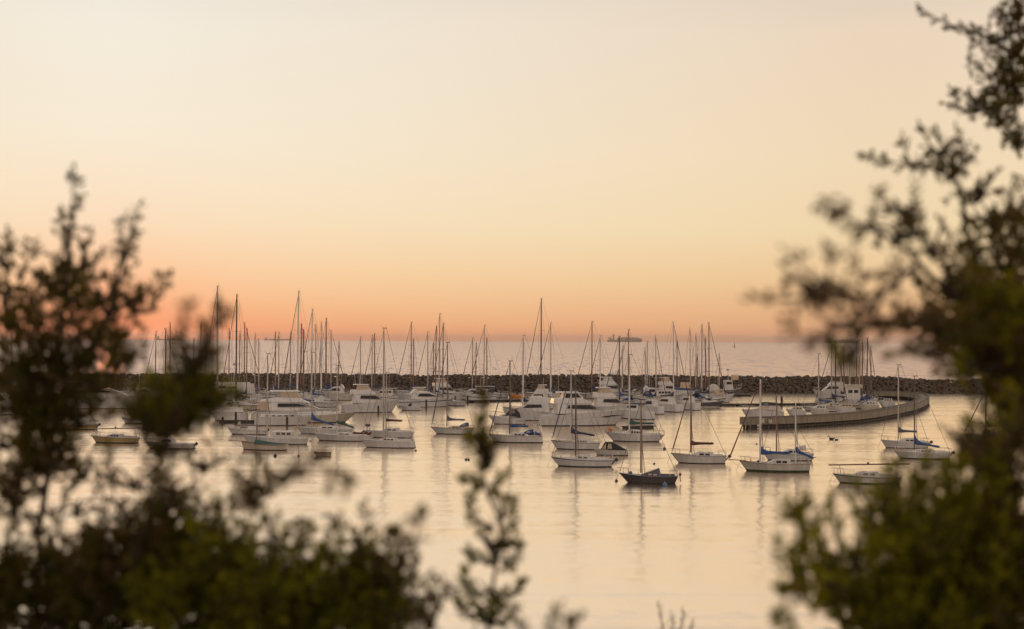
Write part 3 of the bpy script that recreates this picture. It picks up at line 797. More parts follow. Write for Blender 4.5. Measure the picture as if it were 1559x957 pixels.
def motorboat(name, label, bow, stern, wl, yaw=6, fb=(1.9, 1.5, 1.2), beam=.30, hullm='white', boot=('antifoul', .12), stripe=None, houses=(), rake=1.3, trk=-.1, ports=(), rail=(.05, .75),
              mastlet=None, group='motor cruisers in the marina', cat='motorboat', k=1.0, tr=.9, aerials=(), canopy=None, motor=None, deckm='deck', extra=None):
    B = 3.2; c, th, L = place(bow, stern, wl, yaw, B); B = L * beam
    root = thing(name, label, cat, c, th, group); foot(label, c, th, L, B)
    h = Hull(L, B, fb, rake, tr, trk, power=2.4, peak=.35)
    hl = h.build(root, [M[boot[0]], M[hullm], M[stripe or hullm]], boot[1], (.62, .72) if stripe else (.8, .9)); h.deck(root, M[deckm])
    zd = fb[1]
    for part, m, poly, wb, wt, wins, wm in houses:
        zs = [p[1] for p in poly]; z0, z1 = min(zs), max(zs)
        P = [(u * L, zd + z * k) for u, z in poly]
        wf = (lambda z0, z1, wb, wt: (lambda x, z: min(B / 2 * (wb + (wt - wb) * max(0, min(1, ((z - zd) / k - z0) / max(.01, z1 - z0)))), max(.2, h.hbx(x) * .95))))(z0, z1, wb, wt)
        house(root, part, M[m], P, wf, [[(u * L, zd + z * k) for u, z in wp] for wp in wins], M[wm] if wm else None)
    for u0, u1, f0, f1, sl in ports:                       # ports in the topsides
        for sg in (-1, 1):
            w = MB(); q = []
            for u, f in ((u0, f0), (u1 - sl, f0), (u1, f1), (u0 + sl, f1)):
                x = u * L; z = f; t = h.t(x); zs = h.sheer(t); zf = z / zs; wl_ = .90 - h.flare * smooth(.45, 1, t); q.append((x, sg * (h.hb(t) * (wl_ + (1 - wl_) * zf ** 1.3) + .03), z))
            q2 = [(x, y - sg * .05, z) for x, y, z in q]
            w.add(q + q2, [(0, 1, 2, 3), (7, 6, 5, 4)] + [(i, (i + 1) % 4, 4 + (i + 1) % 4, 4 + i) for i in range(4)]); fix_normals(w.build('port', M['glass'], hl))
    if rail: rail_bow(root, h, rail[0] * L, rail[1], 'bow_rail', r=.03)
    for u, z0, z1, rr in aerials:
        a = MB(); a.tube([(u * L, .2, zd + z0 * k), (u * L - .15, .2, zd + z1 * k)], rr, 5); a.build('aerial', M['mastwhite'], root)
    if mastlet:                                            # radar mast with dome
        u, z0, z1 = mastlet; a = MB(); a.tube([(u * L, 0, zd + z0 * k), (u * L - .1, 0, zd + z1 * k)], [.07, .05], 6); a.tube([(u * L - .05, -.5, zd + (z0 + (z1 - z0) * .6) * k), (u * L - .05, .5, zd + (z0 + (z1 - z0) * .6) * k)], .03, 5)
        ml = a.build('radar_mast', M['mastwhite'], root); b = MB(); b.ball((u * L - .1, 0, zd + z1 * k + .2), .42, sz=.8); b.build('radar_dome', M['white'], ml, smooth=True)
    if motor: outboard(root, -L / 2 - .2, fb[2] - .1, motor == 'up')
    if extra: extra(root, h, L, B)
    return root

# house sets, u along the hull (bow +), z in metres above the deck
def flybridge(clear='clear', dark=False, s=0.0, tall=1.0):
    enc = 'white' if dark else clear
    ew = [[(-.24 + s, 2.62), (-.23 + s, 3.38), (-.09 + s, 3.38), (-.05 + s, 2.7)]] if dark else []
    return [('deckhouse', 'white', [(-.34 + s, -.05), (-.33 + s, 1.75), (.03 + s, 1.75), (.17 + s, .75), (.27 + s, .0)], .86, .72, [[(-.22 + s, .85), (-.20 + s, 1.42), (.05 + s, 1.42), (.14 + s, .78), (.05 + s, .74)]], 'glass'),
            ('flybridge', 'white', [(-.38 + s, 1.72), (-.37 + s, 2.5), (-.03 + s, 2.62), (.07 + s, 1.72)], .74, .62, [], None),
            ('enclosure', enc, [(-.27 + s, 2.52), (-.25 + s, 3.5 * tall), (-.08 + s, 3.5 * tall), (-.02 + s, 2.6)], .60, .52, ew, 'glass'),
            ('hardtop', 'white', [(-.33 + s, 3.505 * tall), (-.32 + s, 3.66 * tall), (-.07 + s, 3.64 * tall), (-.05 + s, 3.53 * tall)], .58, .55, [], None)]
def express(canvas='charcoal', s=0.0):
    return [('foredeck', 'white', [(-.05 + s, -.04), (-.02 + s, .62), (.12 + s, .5), (.34 + s, .02)], .74, .5, [[(.0 + s, .25), (.0 + s, .42), (.1 + s, .36), (.14 + s, .22)]], 'glass'),
            ('canopy', canvas, [(-.36 + s, -.04), (-.33 + s, .75), (-.24 + s, 1.45), (-.08 + s, 1.45), (.05 + s, .57), (-.04 + s, .30)], .80, .58, [[(-.20 + s, .75), (-.19 + s, 1.2), (-.09 + s, 1.2), (-.02 + s, .72)]], 'pane')]
def sleek(s=0.0):
    return [('deckhouse', 'white', [(-.30 + s, -.05), (-.28 + s, 1.25), (-.16 + s, 1.65), (.0 + s, 1.6), (.16 + s, .8), (.33 + s, .02)], .84, .6, [[(-.20 + s, .62), (-.16 + s, 1.25), (.0 + s, 1.25), (.13 + s, .66)]], 'glass'),
            ('radar_arch', 'white', [(-.31 + s, 1.2), (-.25 + s, 2.1), (-.20 + s, 2.1), (-.22 + s, 1.45)], .7, .62, [], None)]

# ------------------------------------------------------------------ the moored boats
def x_black(root, h, L, B):
    b = MB(); b.ball((L * .30, 0, h.zx(L * .3) + .16), .2, sz=.8); b.build('fender', M['skyblue'], root, True)
    mb = MB(); mb.prism([(-.2 * L, h.zx(0) + .3), (-.18 * L, h.zx(0) + .78), (-.06 * L, h.zx(0) + .50), (.03 * L, h.zx(0) + .30)], lambda x, z: B * .26); fix_normals(mb.build('spray_hood', M['slate'], root))
def x_fender(root, h, L, B):
    b = MB(); b.ball((L * .40, -.1, h.zx(L * .4) + .36), .36); b.build('bow_fender', M['orange'], root, True)
    a = MB()
    for sg in (-1, 1): a.tube([(-.40 * L, sg * B * .3, h.zx(-.4 * L)), (-.43 * L, sg * B * .28, h.zx(-.4 * L) + 1.5), (-.33 * L, sg * B * .28, h.zx(-.4 * L) + 1.55), (-.30 * L, sg * B * .3, h.zx(-.4 * L))], .03, 5)
    a.tube([(-.43 * L, -B * .28, h.zx(-.4 * L) + 1.5), (-.43 * L, B * .28, h.zx(-.4 * L) + 1.5)], .03, 5); a.tube([(-.33 * L, -B * .28, h.zx(-.4 * L) + 1.55), (-.33 * L, B * .28, h.zx(-.4 * L) + 1.55)], .03, 5)
    a.build('stern_gantry', M['steel'], root)
def x_gantry(root, h, L, B):
    a = MB(); z = h.zx(-.45 * L)
    for sg in (-1, 1):
        for x in (-.47 * L, -.36 * L): a.tube([(x, sg * B * .30, z), (x, sg * B * .28, z + 1.75)], .03, 5)
        a.tube([(-.47 * L, sg * B * .28, z + 1.75), (-.30 * L, sg * B * .26, z + 1.8)], .03, 5)
    for x in (-.47 * L, -.36 * L): a.tube([(x, -B * .28, z + 1.75), (x, B * .28, z + 1.75)], .03, 5)
    a.build('stern_gantry', M['steel'], root)
    c = MB()
    r = random.Random(4)
    for k in range(7): c.ball((-.45 * L + .3 * k, r.uniform(-.5, .3), z + .25 + r.uniform(0, .25)), r.uniform(.22, .34), sz=.9)
    c.build('cockpit_cover', M['blue'], root, True)
def x_folded(root, h, L, B):
    z = h.zx(0) + 1.12; m = MB(); m.tube([(L * .56, 0, z - .05), (-.63 * L, 0, z + .18)], [.07, .085], 7); ms = m.build('lowered_mast', M['alured'], root)
    s = MB()
    for x in (.40 * L, -.42 * L): s.tube([(x - .15, -.2, h.zx(x)), (x, 0, z)], .03, 5); s.tube([(x - .15, .2, h.zx(x)), (x, 0, z)], .03, 5)
    s.build('mast_crutch', M['alu'], root)
    f = MB(); f.ball((-.02 * L, 0, z + .2), .12); f.build('mast_fitting', M['motor'], ms)
def x_ketch(root, h, L, B):
    xm = -.30 * L
    rg = rig(root, h, xm, 7.75, 'mastwhite', .08, h.zx(xm) + .05, 1, None, .26 * L, 'blue', .75, fore=False, back=False, boom_z=1.35, tall=.55)
    rg.name = 'mizzen_mast'
    a = MB(); a.tube([(-.5 * L + .3, 0, h.zx(-.5 * L) + .6), (-.5 * L - .75, 0, h.zx(-.5 * L) + .75)], .04, 5); a.build('boomkin', M['wood'], root)
    t = MB(); t.ball((.22 * L, -.2, h.zx(.22 * L) + .14), .24, sz=.6); t.build('foredeck_bag', M['blue'], root, True)
def x_junk(root, h, L, B):
    r = random.Random(9); c = MB()
    for k in range(16): c.ball((-.46 * L + .16 * k, r.uniform(-.7, .5), h.zx(-.4 * L) + .15 + r.uniform(0, .55) * (1 - k / 20)), r.uniform(.2, .38), sz=.8)
    c.build('tarpaulin_heap', M['maroon'], root, True)
    v = MB(); v.tube([(-.40 * L, 0, h.zx(-.4 * L)), (-.40 * L, 0, 2.3)], .04, 5); v.box(-.40 * L - .45, -.40 * L + .25, -.1, .1, 2.1, 2.45); v.build('wind_generator', M['motor'], root)
def x_greencover(root, h, L, B):
    mb = MB(); N = 8; rings = []
    for i in range(N + 1):
        t = i / N; x = -.47 * L + .66 * L * t; z = h.zx(x); hh = .10 + .42 * t ** 1.5
        rings.append([(x, h.hbx(x) * 1.02 * math.cos(a), z - .12 + (hh + .12) * math.sin(a)) for a in [math.pi * j / 8 for j in range(9)]])
    mb.loft(rings); fix_normals(mb.build('boat_cover', M['green'], root))
def x_cabinhouse(root, h, L, B):
    x0, x1 = -.28 * L, .02 * L; z = h.zx(0)
    poly = [(x0, z), (x0, z + .95), (x1, z + .92), (x1 + .25, z + .3)]
    wf = lambda x, zz: B * .30
    house(root, 'wheelhouse', M['white'], poly, wf, [[(x0 + .2 + i * .75, z + .45), (x0 + .75 + i * .75, z + .45), (x0 + .75 + i * .75, z + .78), (x0 + .2 + i * .75, z + .78)] for i in range(3)], M['pane'])

sailboat('sloop', 'black-hulled sloop with grey cabin, lit cabin windows and red tiller at stern', 941, 1033, 736.5, 975.5, 608, 10, .32, (1.02, .74, .76), 'navyhull', ('antifoul', .12), None, 'grey', (-.20, .14, .34), 'slate', 2, 'clear',
         boom=None, mastm='alured', r=.075, rake=.95, transom=.45, trk=.35, motor=None, extra=lambda *a: (x_black(*a), outboard(a[0], -a[2] / 2 - .12, .78, False, 'red', .7)))
sailboat('sloop', 'white sloop with thin dark side stripe, bare boomless dark mast and tilted outboard', 838, 934, 711, 876, 574, 8, .33, (1.12, .86, .84), 'white', ('antifoul', .12), 'navy', 'deck', (-.14, .20, .42), 'white', 2, 'pane',
         mastm='mastdark', r=.07, rake=.9, transom=.6, motor='up')
sailboat('sloop', 'white sloop with white mast, blue furled jib and near-black boom cover', 838, 914, 684.5, 869, 564, 12, .33, (1.15, .88, .85), 'white', ('antifoul', .1), None, 'deck', (-.30, .12, .45), 'white', 4, 'pane', boom=.5, cover='navy', droop=.35,
         furl='furlblue', mastm='mastwhite', r=.10, rake=.8, transom=.6, rub='maroon')
sailboat('cruising_sloop', 'long white cruising sloop with orange ball fender on bow and green boom cover', 920, 1012, 672.5, 958, 539, 8, .30, (1.45, 1.08, 1.05), 'white', ('antifoul', .12), None, 'deck', (-.16, .20, .55), 'white', 4, 'glass', boom=.42, cover='green', droop=-.1,
         furl=None, mastm='mastwhite', r=.11, rake=1.3, transom=.42, trk=.9, extra=x_fender, spread=2)
sailboat('sloop', 'white sloop with dark red boom cover and dark red furled jib', 1021, 1106, 706, 1051.5, 587, 8, .33, (1.18, .90, .88), 'white', ('antifoul', .1), None, 'deck', (-.26, .16, .42), 'white', 2, 'glass', boom=.42, cover='maroon', droop=-.12,
         furl='furlred', mastm='alured', r=.085, rake=.95, transom=.6, motor='up', rub='wood', tall=.3)
sailboat('ketch', 'white two-masted ketch with bright blue sail covers on both booms', 1126, 1232, 718.5, 1157.5, 577, 8, .33, (1.12, .86, .90), 'offwhite', ('antigreen', .2), None, 'deck', (-.22, .12, .5), 'offwhite', 2, 'glass', boom=.44, cover='blue', droop=-.15,
         furl='furlred', mastm='mastwhite', r=.12, rake=.8, transom=.5, trk=.1, bowsprit=1.25, extra=x_ketch, rub='wood', boom_z=1.0, lines=True, tall=.8)
sailboat('sloop', 'teal-striped sloop half hidden behind the white ketch', 1160, 1238, 701.5, 1182, 599, 8, .33, (1.1, .85, .85), 'white', ('antifoul', .1), 'teal', 'deck', (-.24, .14, .5), 'white', 2, 'glass', mastm='alured', r=.08, dodger='offwhite')
sailboat('sloop', 'white sloop with dull blue boom cover just behind a bright-blue-covered sloop', 1341, 1413, 682.5, 1367.5, 555, 8, .33, (1.15, .88, .85), 'white', ('antifoul', .08), None, 'deck', (-.22, .14, .42), 'white', 2, 'glass', boom=.40, cover='slate', droop=-.05,
         mastm='alu', r=.085, motor='up', tall=.75)
sailboat('sloop', 'white sloop with sagging bright blue boom tent near dull-blue-covered neighbour', 1362, 1446, 699, 1392, 572, 8, .33, (.95, .82, .82), 'white', ('antigreen', .12), None, 'deck', (-.18, .18, .38), 'white', 3, 'pane', boom=.46, cover='blue', droop=.42,
         mastm='mastdark', r=.07, motor='up', tall=1.0, boom_z=.75)
sailboat('sloop', 'dismasted white sloop with its brown mast lying lengthways above the deck', 1268, 1371, 737, None, None, 8, .32, (1.0, .76, .74), 'offwhite', ('antigreen', .12), 'navy', 'deck', (-.16, .22, .42), 'offwhite', 2, 'pane', motor=None, extra=x_folded)
sailboat('sloop', 'sloop mostly hidden by dark foliage, its slanting forestay above the leaves', 1468, 1552, 672, 1501, 592, 8, .33, (1.15, .88, .85), 'white', ('antifoul', .1), None, 'deck', (-.22, .14, .42), 'white', 2, 'glass', boom=.42, cover='slate', furl='furldark', mastm='mastdark', r=.09)
sailboat('sloop', 'white sloop with purple-blue boom cover and blue cockpit hood, alone in open water', 655, 723, 661, 680.5, 521, 8, .33, (1.05, .82, .84), 'white', ('antifoul', .1), None, 'deck', (-.26, .16, .42), 'cream', 3, 'pane', boom=.42, cover='slate', droop=-.05,
         furl='furlblue', mastm='alured', r=.09, dodger='blue', rake=.95, transom=.45, trk=.6, rub='wood', tall=.7)
sailboat('sloop', 'white sloop with blue furled jib, blue cockpit canvas and tall steel stern frame', 743, 826, 674, 776, 549, 8, .31, (1.12, .92, .90), 'white', ('antifoul', .12), None, 'deck', (-.24, .18, .44), 'white', 3, 'glass', boom=.36, cover='blue', droop=-.05,
         furl='furlblue', mastm='mastdark', r=.10, dodger='blue', rake=.8, transom=.6, trk=-.1, extra=x_gantry, rub='wood', tall=.25)
sailboat('racing_sloop', 'sleek plain white sloop with very tall mast, nearest of the middle group', 548, 631, 682, 583.5, 499, 8, .31, (1.10, .95, .90), 'white', ('antifoul', .1), None, 'deck', (-.18, .20, .34), 'white', 3, 'glass', mastm='alu', r=.115, rake=.8, transom=.72, trk=-.2, spread=2)
sailboat('sloop', 'white sloop with red-brown boom cover behind the very tall-masted white sloop', 556, 631, 666.5, 588, 566, 8, .32, (1.1, .92, .85), 'white', ('antifoul', .1), None, 'deck', (-.20, .20, .5), 'white', 2, 'pane', boom=.34, cover='maroon', droop=0, mastm='cream' if False else 'mastwhite', r=.075, tall=.15, boom_z=1.15)
sailboat('sloop', 'low white sloop with dark tarpaulin heap and wind generator at the stern', 477, 569, 671.5, 512.5, 556, 8, .31, (1.05, .84, .80), 'white', ('antifoul', .1), None, 'deck', (-.16, .20, .32), 'white', 2, 'pane', boom=.30, cover='green', droop=.75, mastm='mastwhite', r=.075, extra=x_junk, boom_z=1.5, tall=.1)
sailboat('sloop', 'white sloop with drooping bright blue sail cover behind the tarpaulin-heaped sloop', 450, 540, 661, 474.5, 536, 8, .31, (1.05, .86, .82), 'white', ('antifoul', .1), None, 'deck', (-.2, .2, .36), 'white', 2, 'glass', boom=.40, cover='blue', droop=.85, mastm='alu', r=.075, tall=1.1, boom_z=1.3)
sailboat('cabin_yacht', 'white yacht with square windowed wheelhouse and grey mast, behind the green-covered boat', 367, 470, 676.5, 406.5, 538, 8, .30, (1.25, .85, .85), 'white', ('antifoul', .1), None, 'deck', (-.34, .14, .32), 'white', 0, 'pane', mastm='alu', r=.105, extra=x_cabinhouse, rake=.9)
sailboat('lugger', 'old cream open boat under dark green cover with long bowsprit and brown mast', 366, 439, 685.5, 391, 623, 8, .33, (1.05, .80, .80), 'cream', ('antifoul', .1), None, 'wood', None, mastm='alured', r=.055, bowsprit=1.7, extra=x_greencover, rails=False, pulpit=False, lines=False, rake=.3, transom=.7, rub='wood', back=False)
sailboat('sloop', 'yellow-hulled sloop with upright pale mast stub and dark boom', 83, 150, 654, 107.5, 600, 8, .33, (1.05, .82, .84), 'yellow', ('antifoul', .12), None, 'deck', (-.2, .16, .4), 'white', 2, 'glass', boom=.40, cover='navy', droop=-.02, furl='furlred', mastm='mastwhite', r=.08, motor='up', tall=.4)
sailboat('sloop', 'yellow-hulled dismasted sloop with its mast lowered along the deck', 136, 213, 674.5, None, None, 8, .33, (1.05, .80, .76), 'yellow', ('antifoul', .12), None, 'deck', (-.16, .18, .42), 'grey', 3, 'glass', extra=x_folded)

# small motor boats on moorings
RUN = [('foredeck', 'white', [(-.0, -.03), (.02, .12), (.4, .05), (.44, -.03)], .8, .5, [], None),
       ('canopy', 'charcoal', [(-.46, -.02), (-.05, .98), (.16, 1.0), (.28, .06), (.1, -.02)], .84, .6, [[(-.05, .16), (-.02, .78), (.06, .82), (.09, .16)], [(.13, .12), (.13, .84), (.2, .5), (.25, .12)]], 'clear')]
motorboat('runabout', 'small white runabout under a pointed black canopy with clear windows', 902, 957, 694, 8, (.85, .70, .66), .36, 'offwhite', ('antifoul', .1), None, RUN, .5, -.05, (), None, group='small boats on moorings')
motorboat('launch', 'small white launch with low cabin and a thin pale red roof line', 344, 406, 662, 8, (1.1, .82, .74), .33, 'white', ('antifoul', .12), 'grey', [('cabin', 'white', [(-.26, -.05), (-.24, .55), (.26, .55), (.36, .0)], .72, .6, [[(-.05, .2), (-.05, .42), (.12, .42), (.13, .2)]], 'pane'), ('roof', 'maroon', [(-.30, .56), (-.30, .62), (.29, .64), (.29, .565)], .6, .58, [], None)], .8, 0, (), (.28, .4), motor='up', group='small boats on moorings')
motorboat('launch', 'low white motor boat with dark cabin strip and outboard, beneath the left bush', 217, 297, 683.5, 8, (.95, .72, .66), .32, 'offwhite', ('antifoul', .1), 'grey', [('cabin', 'white', [(-.12, -.05), (-.10, .55), (.06, .6), (.26, .02)], .74, .56, [[(-.08, .22), (-.07, .46), (.06, .48), (.14, .24)]], 'glass')], .8, 0, (), (.2, .4), motor='up', group='small boats on moorings')
motorboat('launch', 'small dark-windowed launch with tan canopy peeping out below the left bush', 182, 246, 645, 8, (1.1, .9, .8), .33, 'white', ('antifoul', .1), 'navy', [('cabin', 'white', [(-.2, -.05), (-.2, .7), (.1, .7), (.3, .02)], .74, .6, [[(-.12, .3), (-.12, .6), (.08, .6), (.16, .32)]], 'glass'), ('canopy', 'clear', [(-.42, .1), (-.40, 1.2), (-.2, 1.3), (-.2, .1)], .7, .6, [], None)], .8, 0, (), (.25, .4), group='small boats on moorings')
def dinghy(bow, stern, wl, label, hullm):
    c, th, L = place(bow, stern, wl, 5, 1.2); root = thing('dinghy', label, 'dinghy', c, th, 'small boats on moorings'); foot(label, c, th, L, 1.2)
    h = Hull(L, 1.15, (.55, .42, .46), .25, .75, .05, .1); h.build(root, [M['antifoul'], M[hullm], M[hullm]], .03)
    mb = MB(); N = 14
    vs = []
    for i in range(N + 1): t = i / N; x = -L / 2 + L * t; b = h.hb(t) * .9; z = h.sheer(t); vs += [(x, -b, z + .01), (x, -b * .8, z - .26), (x, b * .8, z - .26), (x, b, z + .01)]
    mb.add(vs, [(i * 4 + k, (i + 1) * 4 + k, (i + 1) * 4 + k + 1, i * 4 + k + 1) for i in range(N) for k in range(3)]); mb.build('inner_hull', M['wood'], root)
    for u in (-.25, .1): s = MB(); s.box(u * L - .12, u * L + .12, -h.hbx(u * L) * .86, h.hbx(u * L) * .86, .30, .34); s.build('thwart', M['wood'], root)
    h.rubrail(root, M['wood'], .03)
dinghy(478, 504.5, 694.5, 'tiny empty rowing dinghy floating alone left of the middle sloops', 'cream')

# ------------------------------------------------------------------ the marina: motor cruisers
BLK = lambda *a: None
motorboat('flybridge_cruiser', 'large white flybridge cruiser with black slot windows along its hull, nearest motor yacht', 955, 823, 648, 4, (2.75, 2.15, 1.7), .29, 'white', ('antifoul', .15), None, flybridge(dark=True, s=0.0), 1.9, -.25,
          ((-.14, .02, 1.05, 1.42, .45), (.23, .32, 1.45, 1.78, .25)), (.12, .6), k=1.0)
motorboat('express_cruiser', 'white express cruiser with sloping black canopy and dark hull flash', 743, 800, 646, 4, (1.55, 1.2, 1.05), .32, 'white', ('antifoul', .1), None, express('glass', -.02), 1.0, -.1, ((-.40, -.05, .55, .80, .5),), (.06, .75))
motorboat('flybridge_cruiser', 'white bow-in cruiser with dark side window behind the black-canopied express boat', 764, 848, 640, 8, (2.0, 1.5, 1.3), .31, 'white', ('antifoul', .1), None, flybridge(dark=False, s=-.02, tall=.9)[:2] + [('hardtop', 'white', [(-.24, 2.5), (-.22, 2.95), (-.04, 2.9), (.02, 2.55)], .6, .5, [], None)], 1.4, -.2, ((.1, .2, .9, 1.1, .1),), (.08, .7))
motorboat('flybridge_cruiser', 'big white cruiser with two cream clear-vinyl enclosures and long black window band', 515, 383, 640.5, 4, (2.3, 1.9, 1.6), .29, 'white', ('antifoul', .12), None,
          [('deckhouse', 'white', [(-.30, -.05), (-.28, 1.5), (.02, 1.45), (.20, .75), (.32, .0)], .86, .7, [[(-.20, .62), (-.20, 1.22), (.02, 1.2), (.16, .72)]], 'glass'),
           ('aft_enclosure', 'clear', [(-.44, .0), (-.42, 1.55), (-.31, 1.6), (-.305, .0)], .8, .74, [], None),
           ('flybridge', 'white', [(-.40, 1.52), (-.40, 1.8), (-.12, 2.35), (.04, 2.2), (.17, 1.3), (.02, 1.47)], .74, .6, [], None),
           ('enclosure', 'clear', [(-.17, 2.3), (-.17, 3.35), (.03, 3.3), (.06, 2.2)], .62, .55, [], None), ('hardtop', 'white', [(-.30, 3.3), (-.29, 3.55), (.04, 3.48), (.05, 3.32)], .6, .52, [], None)],
          1.6, -.2, (), (.1, .65), aerials=((-.25, 3.5, 5.2, .025),))
motorboat('flybridge_cruiser', 'white sport cruiser with cream enclosure and tinted side windows, just left of mid marina', 609, 520, 628, 6, (2.6, 2.0, 1.6), .32, 'white', ('antifoul', .12), None, flybridge(s=0.02), 1.6, -.2, ((.02, .07, 1.1, 1.25, .05), (.16, .21, 1.2, 1.35, .05)), (.1, .7), aerials=((-.2, 3.6, 6.2, .03), (-.27, 3.6, 5.5, .025)), extra=None)
motorboat('sleek_cruiser', 'low sleek white cruiser with one long pale window, right of mast-rich middle berths', 694, 606, 619.5, 6, (2.1, 1.7, 1.4), .28, 'white', ('antifoul', .1), 'navy', sleek(.02), 1.8, -.2, (), (.15, .6))
motorboat('flybridge_cruiser', 'white cruiser with orange-lit cream enclosure close to the breakwater', 712, 650, 609.5, 6, (2.2, 1.7, 1.5), .30, 'white', ('antifoul', .1), None, flybridge(s=.0), 1.5, -.2, (), (.12, .7), aerials=((-.2, 3.6, 6.0, .03),))
motorboat('express_cruiser', 'white cruiser with peach canopy left of the sleek long-windowed one', 600, 654, 610.5, 10, (1.8, 1.5, 1.3), .3, 'white', ('antifoul', .1), None, [('foredeck', 'white', [(-.05, -.04), (-.02, .62), (.12, .5), (.34, .02)], .74, .5, [], None), ('canopy', 'clear', [(-.36, -.04), (-.34, 1.5), (-.05, 1.6), (.05, .57), (-.04, .3)], .8, .6, [], None), ('hardtop', 'white', [(-.40, 1.6), (-.39, 1.8), (-.03, 1.78), (-.02, 1.62)], .66, .6, [], None)], 1.3, -.2, (), (.1, .6))
motorboat('displacement_cruiser', 'long low white cruiser berthed along the dock right of the orange-lit one', 690, 756, 608.5, 6, (1.7, 1.3, 1.2), .26, 'white', ('antifoul', .1), 'navy', [('cabin', 'white', [(-.3, -.05), (-.3, 1.3), (.12, 1.3), (.26, .0)], .78, .66, [[(-.25, .6), (-.25, 1.0), (-.08, 1.0), (-.08, .6)], [(-.04, .6), (-.04, 1.0), (.1, 1.0), (.14, .6)]], 'glass'), ('awning', 'offwhite', [(-.46, 1.9), (-.46, 2.0), (.0, 2.0), (.0, 1.9)], .8, .8, [], None)], 1.0, 0, (), (.15, .7), aerials=((-.44, .0, 1.95, .03), (-.02, 1.3, 1.95, .03)))
motorboat('flybridge_cruiser', 'white cruiser with tall cream enclosure directly behind the black-slotted flybridge cruiser', 972, 893, 634.5, 6, (2.5, 2.0, 1.6), .32, 'white', ('antifoul', .12), None, flybridge(s=.0), 1.5, -.2, ((.12, .3, 1.2, 1.5, .2),), (.1, .7))
motorboat('flybridge_cruiser', 'distant white cruiser with grey fly enclosure against the breakwater, between tall masts', 961, 903, 606, 8, (2.2, 1.7, 1.5), .32, 'white', ('antifoul', .1), None, flybridge(clear='offwhite', s=.04), 1.4, -.2, (), (.12, .7))
motorboat('flybridge_cruiser', 'white cruiser with vertical slatted fly enclosure near two close grey masts', 1046, 998, 606.5, 12, (2.2, 1.7, 1.5), .34, 'white', ('antifoul', .1), None, flybridge(s=-.04), 1.3, -.2, (), (.12, .7))
motorboat('flybridge_cruiser', 'white cruiser with broad royal blue band of canvas under its enclosure', 1070, 1022, 610.5, 12, (2.0, 1.6, 1.4), .34, 'white', ('antifoul', .1), None, [('deckhouse', 'white', [(-.36, -.05), (-.34, 1.1), (.18, .9), (.3, .0)], .84, .74, [], None), ('canvas_band', 'blue', [(-.36, 1.105), (-.36, 1.55), (.16, 1.3), (.18, .905)], .8, .76, [], None), ('enclosure', 'clear', [(-.2, 1.56), (-.18, 2.9), (.06, 2.9), (.1, 1.45)], .66, .58, [], None)], 1.3, -.2, (), (.12, .7))
motorboat('speedboat', 'black-hulled speedboat with white deck, end of the right-hand berths', 1104, 1060, 620.5, 6, (1.5, 1.2, 1.0), .30, 'black', ('offwhite', .28), None, [('foredeck', 'white', [(-.3, -.03), (-.3, .35), (.1, .42), (.4, .03)], .86, .5, [], None), ('windscreen', 'glass', [(-.12, .36), (-.16, .85), (-.1, .85), (.06, .42)], .66, .5, [], None)], 1.5, -.1, (), None)
def x_trawl(root, h, L, B):
    mb = MB(); rr = []
    for i in range(7):
        t = i / 6; x = -.42 * L + .62 * L * t; rr.append([(x, B * .42 * math.cos(a), 1.4 + (2.3 * math.sin(math.pi * (.12 + .76 * t)) ** .5) * math.sin(a)) for a in [math.pi * j / 8 for j in range(9)]])
    mb.loft(rr); fix_normals(mb.build('winter_cover', M['offwhite'], root, True))
motorboat('covered_cruiser', 'cruiser beneath a rounded pale cover right of the last tall masts', 1104, 1074, 606.5, 8, (1.6, 1.4, 1.3), .36, 'white', ('antifoul', .1), None, (), 1.0, -.1, (), None, extra=x_trawl)
motorboat('trawler', 'small black-hulled trawler with white wheelhouse, mast and peach side screen by the breakwater', 1131, 1096, 602.3, 8, (2.2, 1.5, 1.5), .34, 'black', ('antifoul', .1), None, [('wheelhouse', 'white', [(-.34, -.05), (-.34, 2.6), (-.02, 2.6), (.06, .0)], .74, .68, [[(-.28, 1.5), (-.28, 2.2), (-.05, 2.2), (-.02, 1.5)]], 'glass'), ('screen', 'clear', [(.02, 2.6), (.02, 4.0), (.3, 3.9), (.3, 2.7)], .5, .5, [], None)], .9, 0, (), (.2, .9), mastlet=(-.15, 2.6, 5.2))
motorboat('sleek_cruiser', 'big white cruiser with raked windshield seen above the left bush', 310, 398, 612, 6, (2.4, 2.0, 1.7), .30, 'white', ('antifoul', .1), None, [('deckhouse', 'white', [(-.38, -.05), (-.36, 2.2), (.26, 2.15), (.43, .9), (.46, .1)], .84, .66, [[(-.05, 1.1), (-.12, 1.6), (-.02, 1.6), (.06, 1.3)], [(.1, 1.25), (.1, 1.75), (.2, 1.75), (.26, 1.25)]], 'glass'), ('hardtop', 'white', [(-.3, 2.2), (-.3, 2.5), (.3, 2.55), (.32, 2.2)], .62, .55, [], None)], 1.7, -.2, (), (.3, .7), mastlet=(-.02, 2.5, 6.6), aerials=((.02, 2.5, 5.6, .03),))
